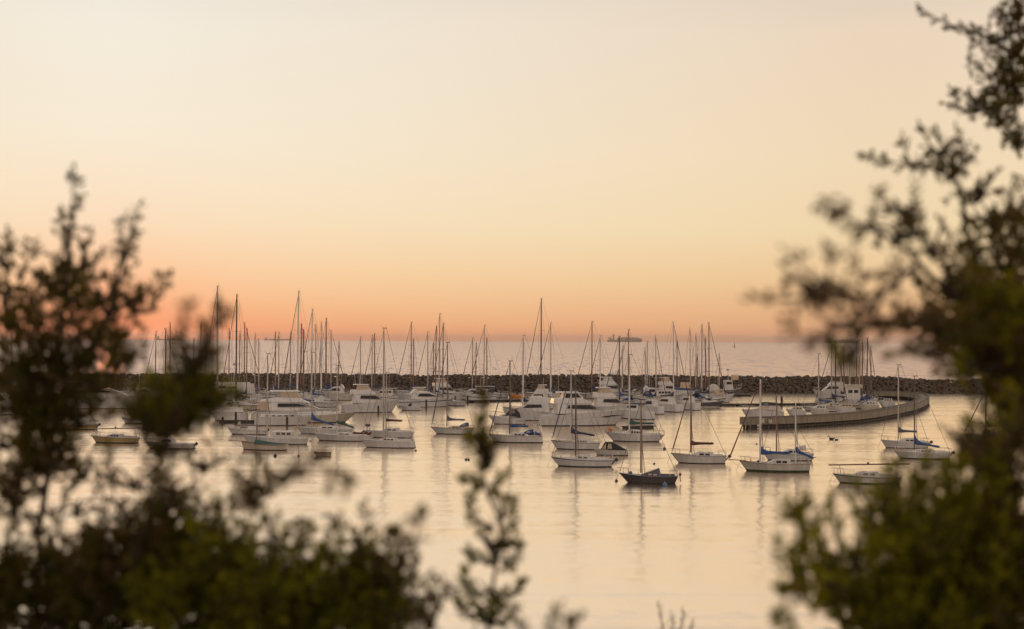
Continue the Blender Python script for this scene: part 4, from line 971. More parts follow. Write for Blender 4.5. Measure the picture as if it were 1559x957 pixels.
motorboat('motor_yacht', 'white motor yacht with row of small black ports, glimpsed through the big left bush', 222, 96, 622, 4, (2.9, 2.4, 1.9), .26, 'white', ('antifoul', .12), None, [('deckhouse', 'white', [(-.36, -.05), (-.34, 1.9), (.06, 1.75), (.25, .6), (.32, 0)], .84, .66, [[(-.28, 1.0), (-.28, 1.5), (.02, 1.5), (.12, 1.0)]], 'glass'), ('flybridge', 'white', [(-.28, 1.9), (-.27, 3.0), (-.14, 3.1), (-.08, 1.9)], .6, .5, [[(-.25, 2.2), (-.24, 2.85), (-.2, 2.85), (-.2, 2.2)]], 'clear'), ('hardtop', 'white', [(-.45, 3.0), (-.45, 3.15), (-.14, 3.25), (-.13, 3.11)], .6, .55, [], None)], 2.2, -.2, ((-.06, -.035, 1.3, 1.5, .03), (-.01, .02, 1.32, 1.52, .03), (.05, .08, 1.36, 1.56, .03)), (.1, .7))
motorboat('motor_yacht', 'white stern-heavy motor yacht cut by the left frame edge', 33, -62, 632, 6, (2.6, 2.1, 1.7), .28, 'white', ('antifoul', .12), None, flybridge(s=.12), 1.9, -.2, ((.1, .2, 1.2, 1.45, .1),), (.1, .7), aerials=((.0, 3.6, 6.5, .03),))
motorboat('express_cruiser', 'white cruiser with two oval dark ports lying just right of the left bush', 317, 377, 640.5, 6, (1.9, 1.6, 1.4), .30, 'white', ('antifoul', .1), None, [('foredeck', 'white', [(-.4, -.04), (-.35, .75), (.1, .8), (.40, .02)], .78, .5, [], None)], 1.2, -.1, ((-.02, .05, .9, 1.08, .06), (-.28, -.2, .9, 1.08, .06)), (.1, .6))
motorboat('express_cruiser', 'white cruiser with dark canopy half hidden behind the left bush lower edge', 250, 318, 634, 6, (1.8, 1.5, 1.3), .30, 'white', ('antifoul', .1), 'navy', express('charcoal'), 1.2, -.1, (), (.1, .6))
motorboat('express_cruiser', 'white cruiser with dark soft top moored behind the pier end, its bowsprit overhanging', 1128, 1192, 638.5, -2, (1.9, 1.7, 1.5), .26, 'white', ('antifoul', .1), None, [('cabin', 'offwhite', [(-.42, -.05), (-.40, .9), (-.02, .95), (.12, .3), (.34, .1)], .8, .6, [[(-.14, .35), (-.14, .8), (-.04, .8), (.03, .35)]], 'clear'), ('soft_top', 'charcoal', [(-.38, .905), (-.36, 1.35), (-.16, 1.5), (-.02, 1.5), (.04, .96)], .74, .6, [[(-.12, 1.0), (-.12, 1.36), (-.04, 1.38), (.0, 1.0)]], 'pane')], 1.2, 0, (), (.2, .75))
motorboat('work_boat', 'white boat with tan-roofed wheelhouse and blue rail cloth behind the curved pier', 1266, 1326, 618.5, 8, (2.0, 1.6, 1.5), .3, 'white', ('antifoul', .1), None, [('wheelhouse', 'white', [(-.2, -.05), (-.2, 2.5), (.12, 2.5), (.16, 0)], .74, .68, [[(-.15, 1.4), (-.15, 2.1), (-.05, 2.1), (-.05, 1.4)], [(-.01, 1.4), (-.01, 2.1), (.09, 2.1), (.1, 1.4)]], 'glass'), ('roof', 'cream', [(-.26, 2.505), (-.26, 3.3), (.16, 3.3), (.18, 2.52)], .74, .7, [], None), ('rail_cloth', 'blue', [(-.45, .0), (-.45, .5), (-.22, .5), (-.22, .0)], .86, .86, [], None)], 1.2, -.1, (), (.2, .7), aerials=((-.1, 3.3, 6.5, .03),))
motorboat('cruiser', 'pale cruiser with raised bow at the inner end of berths behind the pier', 1238, 1292, 607.5, 8, (2.3, 1.8, 1.5), .3, 'white', ('antifoul', .1), None, flybridge(s=.02)[:2], 1.3, -.1, (), (.15, .7))
for i, (bw, st, wl, lab) in enumerate(((1196, 1226, 634.5, 'white open boat with row of small windows behind pier, nearest its square end'), (1229, 1262, 632.5, 'white trailer boat behind the pier beneath a drooping blue sail cover'), (1268, 1302, 629.5, 'white trailer boat behind the pier under the dark leaning mast'), (1306, 1338, 625.5, 'white trailer boat where the pier begins to curve'), (1336, 1362, 620, 'white trailer boat inside the pier bend beside dark gear'))):
    motorboat('trailer_boat', lab, bw, st, wl, (4, -10, 6, 10, 12)[i], (1.5, 1.3, 1.2), .32, ('white', 'offwhite', 'white', 'cream', 'white')[i], ('antifoul', .1), None, [('cabin', ('offwhite', 'white', 'clear', 'white', 'offwhite')[i], [(-.36, -.05), (-.34, .6 + .2 * (i % 2)), (.05, .62), (.3, .05)], .78, .62, [[(-.28 + .14 * q, .22), (-.28 + .14 * q, .46), (-.19 + .14 * q, .46), (-.19 + .14 * q, .22)] for q in range(3)], 'glass')], .9, -.1, (), (.1, .7), group='trailer boats behind the pier')
motorboat('long_hull', 'long white yacht hull with many small portlights at the front dock, mastless', 476, 388, 648, 3, (1.5, 1.45, 1.3), .26, 'white', ('antifoul', .12), None, [('cabin', 'white', [(-.42, -.05), (-.40, .45), (.2, .5), (.42, .0)], .7, .5, [[(-.32 + .11 * q, .14), (-.32 + .11 * q, .3), (-.26 + .11 * q, .3), (-.26 + .11 * q, .14)] for q in range(5)], 'glass')], 1.1, -.1, ((.0, .05, .75, .9, .05), (.22, .27, .78, .93, .05)), (.1, .55))
motorboat('long_hull', 'white cruising hull with sharp overhanging bow at the front dock, beside drooping blue cover', 545, 440, 643.5, 4, (1.9, 1.35, 1.3), .26, 'cream', ('antifoul', .14), None, [('cabin', 'white', [(-.4, -.05), (-.38, .5), (.1, .55), (.3, .0)], .66, .5, [], None)], 2.2, .6, (), (.12, .6))
for i, (bw, st, wl, yw, lab) in enumerate(((938, 990, 638.5, 50, 'white stern-on boat nearest the cream-enclosed cruiser, low dark roof'), (972, 1007, 630.5, 55, 'white stern-on launch with square transom below thin paired masts'), (993, 1034, 627, 55, 'white stern-on cruiser with plain broad transom in the middle of the row'), (1030, 1062, 624.5, 58, 'white stern-on cruiser with the widest pale transom, left of black speedboat'))):
    motorboat('stern_on_cruiser', lab, bw, st, wl, yw, (1.8, 1.6, 1.6), .36, 'white', ('antifoul', .12), None, [('deckhouse', 'white', [(-.25, -.05), (-.25, 1.2), (.08, 1.2), (.24, .0)], .8, .62, [[(-.2, .5), (-.2, .95), (.04, .95), (.1, .5)]], 'glass')] + ([('roof', 'navy', [(-.44, 1.21), (-.44, 1.35), (.08, 1.35), (.1, 1.22)], .7, .66, [], None)] if i == 0 else []), 1.2, -.15, (), (.15, .65), group='stern-on cruisers at the right berths')

# ------------------------------------------------------------------ the marina: berthed yachts, one line per mast
# mast column, masthead row, waterline row, bow (+1 right), turn, furled jib, sail cover, mast, label
BERTHS = [
 (17, 508, 612, 1, 35, 'furldark', 'navy', 'mastdark', 'dark-masted yacht at the frame edge behind the cropped motor yacht'),
 (42, 503, 604, -1, 40, None, 'navy', 'alured', 'yacht behind the left bush top, second mast from the frame edge'),
 (77, 512, 607, 1, 60, None, 'slate', 'alured', 'yacht veiled by the dark bush trunk, third mast from the frame edge'),
 (115, 511, 603, 1, 45, None, 'navy', 'alured', 'yacht behind the bush with mast at the red sun glow, its left side'),
 (155, 527, 605.5, -1, 45, None, 'blue', 'alured', 'short-masted yacht directly under the glowing sun strip'),
 (175, 503, 602, 1, 40, None, 'navy', 'alured', 'yacht behind the bush right of the glowing sun strip'),
 (236, 504, 603, -1, 35, 'furlred', 'navy', 'alured', 'yacht with left-leaning forestay, first of three clear masts right of the big bush'),
 (252, 500, 608.5, 1, 38, 'furldark', 'navy', 'alured', 'yacht with thickest mast of the three right of the big bush'),
 (259, 491, 602, 1, 70, None, 'slate', 'alured', 'yacht with tallest thin mast of the three right of the big bush'),
 (294, 515, 603.5, -1, 55, None, 'slate', 'alured', 'yacht with short mast behind the blurred bush shoot'),
 (305, 491, 601, -1, 65, None, 'navy', 'alured', 'yacht with red-brown mast just left of the twin tallest left masts'),
 (331, 435, 628, -1, 40, 'furlred', 'navy', 'alu', 'tall pale-masted yacht with red furled jib, tallest mast on the left side'),
 (359, 448, 622, -1, 42, 'furlred', 'maroon', 'mastdark', 'tall dark red-masted yacht beside the tallest pale left mast'),
 (348.5, 500, 602, 1, 60, None, 'navy', 'alured', 'yacht with slim mast between the two tallest left masts'),
 (364, 507, 605, -1, 66, None, 'navy', 'alured', 'yacht with slim mast close to the dark red mast, behind it'),
 (372, 491, 601.5, 1, 40, 'furlred', 'blue', 'alured', 'yacht with slanting red stay falling to its right near blue covers'),
 (375, 500, 608, 1, 70, None, 'blue', 'alured', 'yacht with blue boom canvas near the breakwater, left part of the marina'),
 (388, 508, 603, -1, 66, None, 'blue', 'alu', 'yacht with lone thin mast right of the blue boom canvas'),
 (394, 516, 606, 1, 68, None, 'slate', 'alu', 'small-masted yacht in front of the far low ship, left one of a pair'),
 (419, 505, 603, -1, 45, None, 'navy', 'alured', 'yacht with left-falling stay, first of a pair before the low ship'),
 (424, 506, 611, -1, 42, 'furldark', 'navy', 'alu', 'yacht with mast rising over the cream enclosures, second of a pair'),
 (442, 505, 602, -1, 60, None, 'blue', 'alu', 'yacht with mast just left of the high thick grey mast'),
 (452, 443, 628.5, -1, 42, 'furldark', 'blue', 'mastwhite', 'yacht with high thick grey mast and big blue boom cover, left-centre'),
 (457.5, 493, 601.5, 1, 62, None, 'navy', 'alured', 'yacht with red-brown mast touching the high thick grey one'),
 (462, 501, 605, -1, 68, None, 'navy', 'alured', 'yacht with short mast second right of the high thick grey one'),
 (474, 470, 618, -1, 45, 'furlred', 'blue', 'mastwhite', 'yacht with second-highest mast left of centre, long blue boom cover'),
 (479, 494, 608, 1, 66, None, 'navy', 'alu', 'yacht with mast right beside the second-highest one'),
 (489, 490, 614, -1, 60, 'furldark', 'slate', 'mastwhite', 'yacht with pale mast in the dense mast thicket left of the cream-canopied sport cruiser'),
 (496, 484, 602, -1, 48, None, 'navy', 'alured', 'yacht with highest mast in the thicket behind the blue-covered yachts'),
 (504, 503, 610, 1, 36, 'furlred', 'blue', 'alu', 'yacht with red furled jib slanting down right into the sport cruiser'),
 (515, 520, 602.5, 1, 66, None, 'navy', 'alured', 'yacht with low mast behind the red slanting furled jib'),
 (549, 512, 602.5, -1, 35, 'furldark', 'navy', 'alu', 'yacht with long left-leaning stay over the sport cruiser roof'),
 (566, 510, 606.5, -1, 50, None, 'slate', 'alu', 'yacht with left mast of the close pair behind the very tall-masted sloop'),
 (570, 508, 602, -1, 38, 'furlred', 'navy', 'alured', 'yacht with right mast of the close pair behind the very tall-masted sloop'),
 (626, 490, 602, -1, 38, 'furldark', 'navy', 'alured', 'yacht with dark mast and long left stay, alone right of the tall-masted sloop'),
 (629, 516, 606, 1, 68, None, 'navy', 'alured', 'yacht with short mast hugging the lone dark mast'),
 (651.5, 505, 603.5, -1, 40, 'furldark', 'slate', 'alu', 'yacht with first mast of the five-mast knot near the orange-lit cruiser'),
 (659, 522, 601.5, 1, 68, None, 'navy', 'alured', 'yacht with shortest mast of the five-mast knot'),
 (662.5, 496, 606.5, -1, 62, None, 'navy', 'alured', 'yacht with second mast of the five-mast knot, lower than its neighbour'),
 (668, 477, 602.5, -1, 45, None, 'navy', 'alu', 'yacht with highest mast of the five-mast knot'),
 (674, 492, 613.5, -1, 60, 'furldark', 'slate', 'alured', 'yacht with last mast of the five-mast knot, leaning stays on its right'),
 (719, 514, 602.5, -1, 36, 'furldark', 'navy', 'alu', 'yacht with short grey mast left of the leafy central shoot'),
 (724, 522, 606, -1, 65, None, 'slate', 'alured', 'yacht with shortest mast left of the leafy central shoot'),
 (736.5, 495, 603.5, -1, 38, 'furldark', 'navy', 'alu', 'yacht with taller grey mast directly above the leafy central shoot'),
 (741, 514, 600.8, -1, 65, None, 'navy', 'alured', 'yacht with dark mast tucked right of the mast above the leafy shoot'),
 (796, 510, 628, -1, 25, None, 'navy', 'mastwhite', 'yacht with thick pale mast behind the dark-windowed bow-in cruiser'),
 (823.5, 454, 605.5, -1, 40, 'furldark', 'navy', 'mastdark', 'yacht with the single highest dark mast in mid marina'),
 (838.5, 491, 611.5, -1, 40, 'furldark', 'slate', 'mastwhite', 'yacht with thick pale mast right of the single highest dark mast'),
 (901, 489, 605, -1, 38, 'furldark', 'navy', 'alured', 'yacht with brown mast behind the black-slotted flybridge cruiser'),
 (913.5, 511, 624.5, -1, 42, 'furldark', 'navy', 'mastwhite', 'yacht with pale mast standing at the tall cream enclosure'),
 (943, 512, 617, -1, 40, 'furlblue', 'blue', 'mastdark', 'yacht with dark leaning mast before the left end of the container ship'),
 (947, 526, 609.5, -1, 65, None, 'navy', 'alu', 'yacht with low thick mast just right of the dark leaning mast'),
 (956, 501, 603, -1, 45, 'furldark', 'slate', 'alured', 'yacht with red-topped mast in front of the container ship middle'),
 (982.5, 530, 607, 1, 68, None, 'blue', 'alu', 'yacht with low mast and blue boom cover right of the container ship'),
 (985, 519, 602, -1, 40, None, 'navy', 'alu', 'yacht with mast immediately right of the container ship bridge'),
 (999, 511, 618, 1, 45, 'furldark', 'navy', 'alu', 'yacht with pale mast and right-falling stay over the stern-on boats'),
 (1025.5, 490, 619, 1, 36, 'furldark', 'navy', 'mastwhite', 'yacht with high mast and long right-falling stay, tallest of the right berths'),
 (1030.5, 519, 602.5, 1, 65, None, 'navy', 'alured', 'yacht with shorter mast doubled against the tallest right-berth mast'),
 (1051, 500, 603, 1, 66, None, 'navy', 'alu', 'yacht with leftmost mast of the bundle before the covered cruiser'),
 (1059, 508, 607.5, 1, 66, None, 'navy', 'alu', 'yacht with second mast of the bundle before the covered cruiser'),
 (1062, 541, 602, -1, 68, None, 'navy', 'alured', 'yacht with shortest mast of the bundle before the covered cruiser'),
 (1068, 494, 611.5, 1, 62, None, 'charcoal', 'alu', 'yacht with thick third mast of the bundle and black boom cover'),
 (1074.5, 512, 602.5, 1, 66, None, 'navy', 'alured', 'yacht with thin mast between the two highest of the right bundle'),
 (1079.5, 491, 607.5, 1, 36, 'furldark', 'navy', 'alured', 'yacht with highest mast of the right bundle, stays fanning right'),
 (1094.5, 538, 603, 1, 60, None, 'navy', 'alu', 'yacht with low mast in front of the rounded pale cover'),
 (1246, 538, 625.5, -1, 28, None, 'blue', 'alu', 'yacht behind the pier with blue boom cover and short pale mast'),
 (1266, 523, 618.5, -1, 40, 'furldark', 'navy', 'alu', 'yacht behind the pier with navy boom cover, second mast of that group'),
 (1272.5, 520, 622.5, 1, 40, 'furldark', 'charcoal', 'mastdark', 'yacht behind the pier with dark mast and stay slanting down right'),
 (1280, 529, 612.5, -1, 65, None, 'navy', 'alu', 'yacht behind the pier with pale mast left of the tan-roofed work boat'),
 (1285, 525, 606, 1, 65, None, 'navy', 'alured', 'yacht behind the tan-roofed work boat, left mast above its roof'),
 (1293.5, 532, 609, -1, 66, None, 'slate', 'mastwhite', 'yacht behind the tan-roofed work boat, thick pale mast above its roof'),
 (1304, 521, 611.5, 1, 66, None, 'navy', 'alured', 'yacht right of the tan-roofed work boat, first of three close masts'),
 (1308.5, 524, 607, -1, 66, None, 'navy', 'alu', 'yacht right of the tan-roofed work boat, second of three close masts'),
 (1312.5, 521, 615.5, 1, 60, None, 'charcoal', 'alured', 'yacht right of the tan-roofed work boat, third of three close masts'),
 (1319.5, 514, 619, 1, 55, 'furldark', 'navy', 'mastdark', 'yacht with highest dark mast of the group behind the pier'),
 (1326.5, 527, 609.5, 1, 38, 'furldark', 'navy', 'alured', 'yacht with last mast behind the pier, stays fanning right'),
]
for mx, mt, wl, bw, yw, fu, cv, mm, lab in BERTHS:
    thick = 'thick' in lab or 'tall pale' in lab
    yacht(mx, mt, wl, bw, yw, fu, cv, mm, lab, r=.19 if thick else .14 if mt > 480 else .165, hullm=('white', 'offwhite', 'white', 'cream')[int(mx) % 4], stripe=(None, 'navy', None, 'blue', 'maroon')[int(mx) % 5],
          group='yachts berthed behind the pier' if mx > 1200 else 'yachts berthed in the marina', lean=.0)

# more cruisers that fill the rows between the yachts; each slides to the nearest free water
def free_spot(bow, stern, wl, yaw, beam):
    best = None
    for dY in (0, .8, -.8, 1.6, -1.6, 2.6, -2.6, 3.8, -3.8):
        for dx in (0, 6, -6, 12, -12, 20, -20):
            if wl + dY < 602: continue
            c, th, L = place(bow + dx, stern + dx, wl + dY, yaw, 3.2); f = ('', c.x, c.y, th, L, L * beam)
            pen = max([overlap(f, g) for g in FOOT])
            if c.y + abs(math.sin(th)) * L / 2 + L * beam / 2 > 399.5: pen += 3
            if best is None or pen < best[0]: best = (pen, dx, dY)
            if pen < .1: return best
    return best
EXTRA = [
 ('flybridge_cruiser', 340, 396, 604.5, 'f', 'white', None, 'white cruiser with peach enclosure behind the twin tallest left masts, near the rocks'),
 ('express_cruiser', 398, 446, 607, 'e', 'white', 'navy', 'white cruiser with blue canopy behind the twin cream enclosures, close to the rocks'),
 ('sleek_cruiser', 462, 515, 611, 's', 'offwhite', None, 'pale sleek cruiser behind the long blue boom covers left of centre'),
 ('express_cruiser', 560, 520, 609.5, 'c', 'white', None, 'white cruiser with cream soft top directly behind the sport cruiser enclosure'),
 ('express_cruiser', 606, 640, 625, 't', 'white', None, 'small white scoop-sterned boat low in front of the sleek long-windowed cruiser'),
 ('displacement_cruiser', 560, 606, 613, 'd', 'white', 'navy', 'low white cruiser with square windows behind the very tall-masted sloop'),
 ('express_cruiser', 700, 745, 612, 'e', 'white', 'navy', 'white cruiser with dark canopy left of the leafy central shoot, by the dock'),
 ('flybridge_cruiser', 790, 842, 622, 'f', 'white', None, 'white cruiser with cream enclosure behind the thick pale mast near the dark-windowed cruiser'),
 ('runabout', 752, 780, 606, 't', 'orange', None, 'small boat with orange topside near the breakwater right of the leafy shoot'),
 ('flybridge_cruiser', 880, 838, 617, 'c', 'white', None, 'white cruiser with cream top behind the roof of the black-slotted flybridge cruiser'),
 ('express_cruiser', 960, 1000, 616, 'e', 'white', 'navy', 'white cruiser with navy canopy below the container ship'),
 ('sleek_cruiser', 1000, 950, 611, 's', 'white', 'navy', 'sleek white cruiser with navy hull line under the container ship bridge'),
 ('displacement_cruiser', 1040, 990, 613.5, 'd', 'offwhite', None, 'cream-sided cruiser with square windows behind the stern-on row'),
 ('express_cruiser', 1100, 1062, 612.5, 'c', 'white', None, 'white cruiser with cream soft top just behind the black-hulled speedboat'),
 ('flybridge_cruiser', 60, 8, 619, 'f', 'white', None, 'white cruiser with cream enclosure glimpsed between frame edge and bush trunk'),
 ('sleek_cruiser', 250, 196, 612, 's', 'white', None, 'white sleek cruiser glimpsed right of the big bush below three clear masts'),
 ('express_cruiser', 300, 250, 606, 'c', 'white', None, 'cream-topped cruiser by the rocks above the low green bush branch'),
]
KINDS_ = {'f': lambda: flybridge(s=.0, tall=.95), 'e': lambda: express('navy'), 's': lambda: sleek(.0), 'c': lambda: express('clear'), 't': lambda: [('windscreen', 'glass', [(-.1, -.02), (-.12, .6), (-.04, .6), (.08, -.02)], .7, .5, [], None)],
          'd': lambda: [('cabin', 'white', [(-.34, -.05), (-.34, 1.35), (.1, 1.35), (.24, .0)], .78, .68, [[(-.29 + .1 * q, .6), (-.29 + .1 * q, 1.05), (-.21 + .1 * q, 1.05), (-.21 + .1 * q, .6)] for q in range(4)], 'glass'), ('awning', 'offwhite', [(-.47, 1.6), (-.47, 1.7), (.04, 1.75), (.04, 1.6)], .78, .78, [], None)]}
for nm, bw, st, wl, kd, hm_, sp, lab in EXTRA:
    pen, dx, dY = free_spot(bw, st, wl, 6, .3)
    if pen > .4: continue
    small = kd == 't'
    motorboat(nm, lab, bw + dx, st + dx, wl + dY, 6, (1.2, .9, .85) if small else (2.1, 1.65, 1.4), .3, hm_, ('antifoul', .1), sp, KINDS_[kd](), .8 if small else 1.5, -.15, (), None if small else (.1, .65), aerials=() if small else ((-.2, 1.5, 5.0, .03),))

# ------------------------------------------------------------------ buoys, birds, beacon, ships
def buoy(px, py, r, m, label, stick=0):
    p = at(px, py); root = thing('mooring_buoy', label, 'buoy', p, 0, 'mooring buoys')
    b = MB(); b.ball((0, 0, r * .35), r, nu=12, nv=8); b.build('float', M[m], root, True)
    c = MB(); c.tube([(0, 0, r * 1.2), (0, 0, r * 1.5)], r * .18, 6); c.tube([(-r * .18, 0, r * 1.5), (0, 0, r * 1.8), (r * .18, 0, r * 1.5)], r * .06, 4); c.build('ring', M['steel'], root)
    if stick: s = MB(); s.tube([(0, 0, r), (0, 0, stick)], .03, 5); s.build('staff', M['furlred'], root)
for a in ((1012, 739.5, .26, 'skyblue', 'pale blue mooring buoy touching the black sloop'), (1011.5, 683.5, .2, 'motor', 'dark mooring buoy below the stern of orange-fendered sloop'), (996, 706, .13, 'motor', 'small dark buoy between the black canopy runabout and red-covered sloop'),
          (633, 686, .14, 'furlred', 'small reddish buoy off the stern of the very tall-masted sloop'), (419, 694.5, .24, 'motor', 'dark round buoy in front of the green-covered boat'), (454.5, 694.5, .16, 'furlred', 'small red buoy with thin upright staff near the rowing dinghy', 1.3),
          (473, 671.5, .2, 'offwhite', 'pale buoy just off the stern of the wheelhouse yacht'), (709.5, 700, .17, 'motor', 'left one of two dark buoys by the leafy central shoot'), (713.5, 700, .15, 'motor', 'right one of two dark buoys by the leafy central shoot'),
          (938.5, 732.5, .16, 'furlred', 'small red buoy under the bow of the black sloop'), (1152, 676, .12, 'motor', 'tiny dark buoy between the ketch and the pier'), (78, 654.5, .2, 'motor', 'dark buoy off the bow of the yellow sloop with mast stub')):
    buoy(*a)
def duck(px, py, s, label, face):
    p = at(px, py); root = thing('duck', label, 'bird', p, face, 'ducks on the water')
    b = MB(); rr = []
    for x, z, w, h in ((-.30, .16, .02, .02), (-.2, .1, .09, .08), (0, .08, .14, .12), (.16, .08, .11, .12), (.24, .12, .05, .08)): rr.append([(x * s, w * s * math.cos(t), (z + h * math.sin(t)) * s) for t in [2 * math.pi * j / 8 for j in range(8)]])
    b.loft(rr); rr = []
    for x, z, w in ((.17, .12, .07), (.24, .24, .05), (.26, .34, .055), (.30, .38, .06), (.36, .37, .035), (.45, .34, .012)): rr.append([(x * s, w * s * math.cos(t), (z + w * math.sin(t)) * s) for t in [2 * math.pi * j / 8 for j in range(8)]])
    b.loft(rr); fix_normals(b.build('body', M['feather'], root, True))
duck(1266, 669, 1.5, 'larger dark water bird floating between pier and dismasted sloop', 2.6)
duck(1273.5, 670, 1.0, 'smaller dark water bird floating beside the larger one', 2.9)

def ship(px0, px1, dist, wl_drop, label, kindname, deck, blocks, mats=('ship', 'shipwhite', 'shipbox_hazed')):
    a = at_depth(px0, 519, dist); b = at_depth(px1, 519, dist); L = abs(b.x - a.x); c = (a + b) / 2; c.z = -(dist ** 2) / (2 * EARTH)
    root = thing(kindname, label, 'ship', c, 0, 'ships on the horizon'); B = L * .13
    h = Hull(L, B, (deck * 1.15, deck, deck), L * .03, .85, L * .01, 4, flare=.3, peak=.2, power=3); h.build(root, [M['antifoul'], M[mats[0]], M[mats[0]]], 2.0); h.deck(root, M['shipgrey_hazed'])
    for part, m, u0, u1, z0, z1, w in blocks:
        mb = MB(); mb.box(u0 * L, u1 * L, -B * w / 2, B * w / 2, deck + z0, deck + z1); mb.build(part, M[m], root)
r9 = random.Random(2)
ship(978, 924.5, 9000, 0, 'hazy container ship on the horizon right of the centre', 'container_ship', 14, [('container_stack', 'shipbox_hazed', -.46 + .078 * i, -.46 + .078 * i + .072, .3, (14, 9, 18, 6 if i == 2 else 18, 17, 17, 17, 16, 15, 14, 12, 9)[i] if False else (16, 5, 0.8, 12, 15, 17, 17, 17, 16, 16, 15, 11)[i], .9) for i in range(12)] + [('bridge_tower', 'shipgrey_hazed', -.345, -.30, .3, 36, .8), ('funnel', 'shipgrey_hazed', -.40, -.385, .3, 25, .25)])
ship(276, 238, 10500, 0, 'faint long low ship on the horizon right of the big left bush', 'cargo_ship', 8, [('bridge_tower', 'shipgrey_hazed', -.45, -.39, .2, 22, .8), ('deck_crane', 'shipgrey_hazed', -.05, -.03, .2, 14, .2), ('deck_crane', 'shipgrey_hazed', .2, .22, .2, 14, .2)])
ship(402, 444, 11500, 0, 'faint flat ship on the horizon behind the left-centre masts', 'tanker_ship', 9, [('bridge_tower', 'shipgrey_hazed', -.46, -.38, .2, 14, .8), ('pipe_deck', 'shipgrey_hazed', -.3, .4, .2, 3, .4)])
ship(1258, 1308, 9500, 0, 'grey box-sided ship on the horizon above the masts behind the pier', 'car_carrier', 16, [('upper_decks', 'shipgrey_hazed', -.42, .25, .2, 5, .9), ('bridge_tower', 'shipwhite', .27, .33, .2, 12, .9), ('funnel', 'shipgrey_hazed', -.40, -.36, 5.2, 11, .3)], ('shipgrey_hazed', 'shipwhite', 'shipbox_hazed'))
p = at_depth(1118, 522, 2600); p.z = -.4
root = thing('channel_beacon', 'slim dark channel beacon standing far out in the open sea', 'beacon', p)
b = MB(); b.tube([(0, 0, -2), (0, 0, 1.2)], 1.3, 10); b.build('base', M['shipgrey_hazed'], root)
b = MB(); [b.tube([(x, y, 1.2), (x * .3, y * .3, 7)], .16, 5) for x, y in ((1, 1), (1, -1), (-1, 1), (-1, -1))]; b.tube([(0, 0, 1.2), (0, 0, 8.2)], .3, 6); b.build('lattice_tower', M['shipgrey_hazed'], root)
b = MB(); b.ball((0, 0, 8.6), .7); b.build('lantern', M['shipgrey_hazed'], root, True)

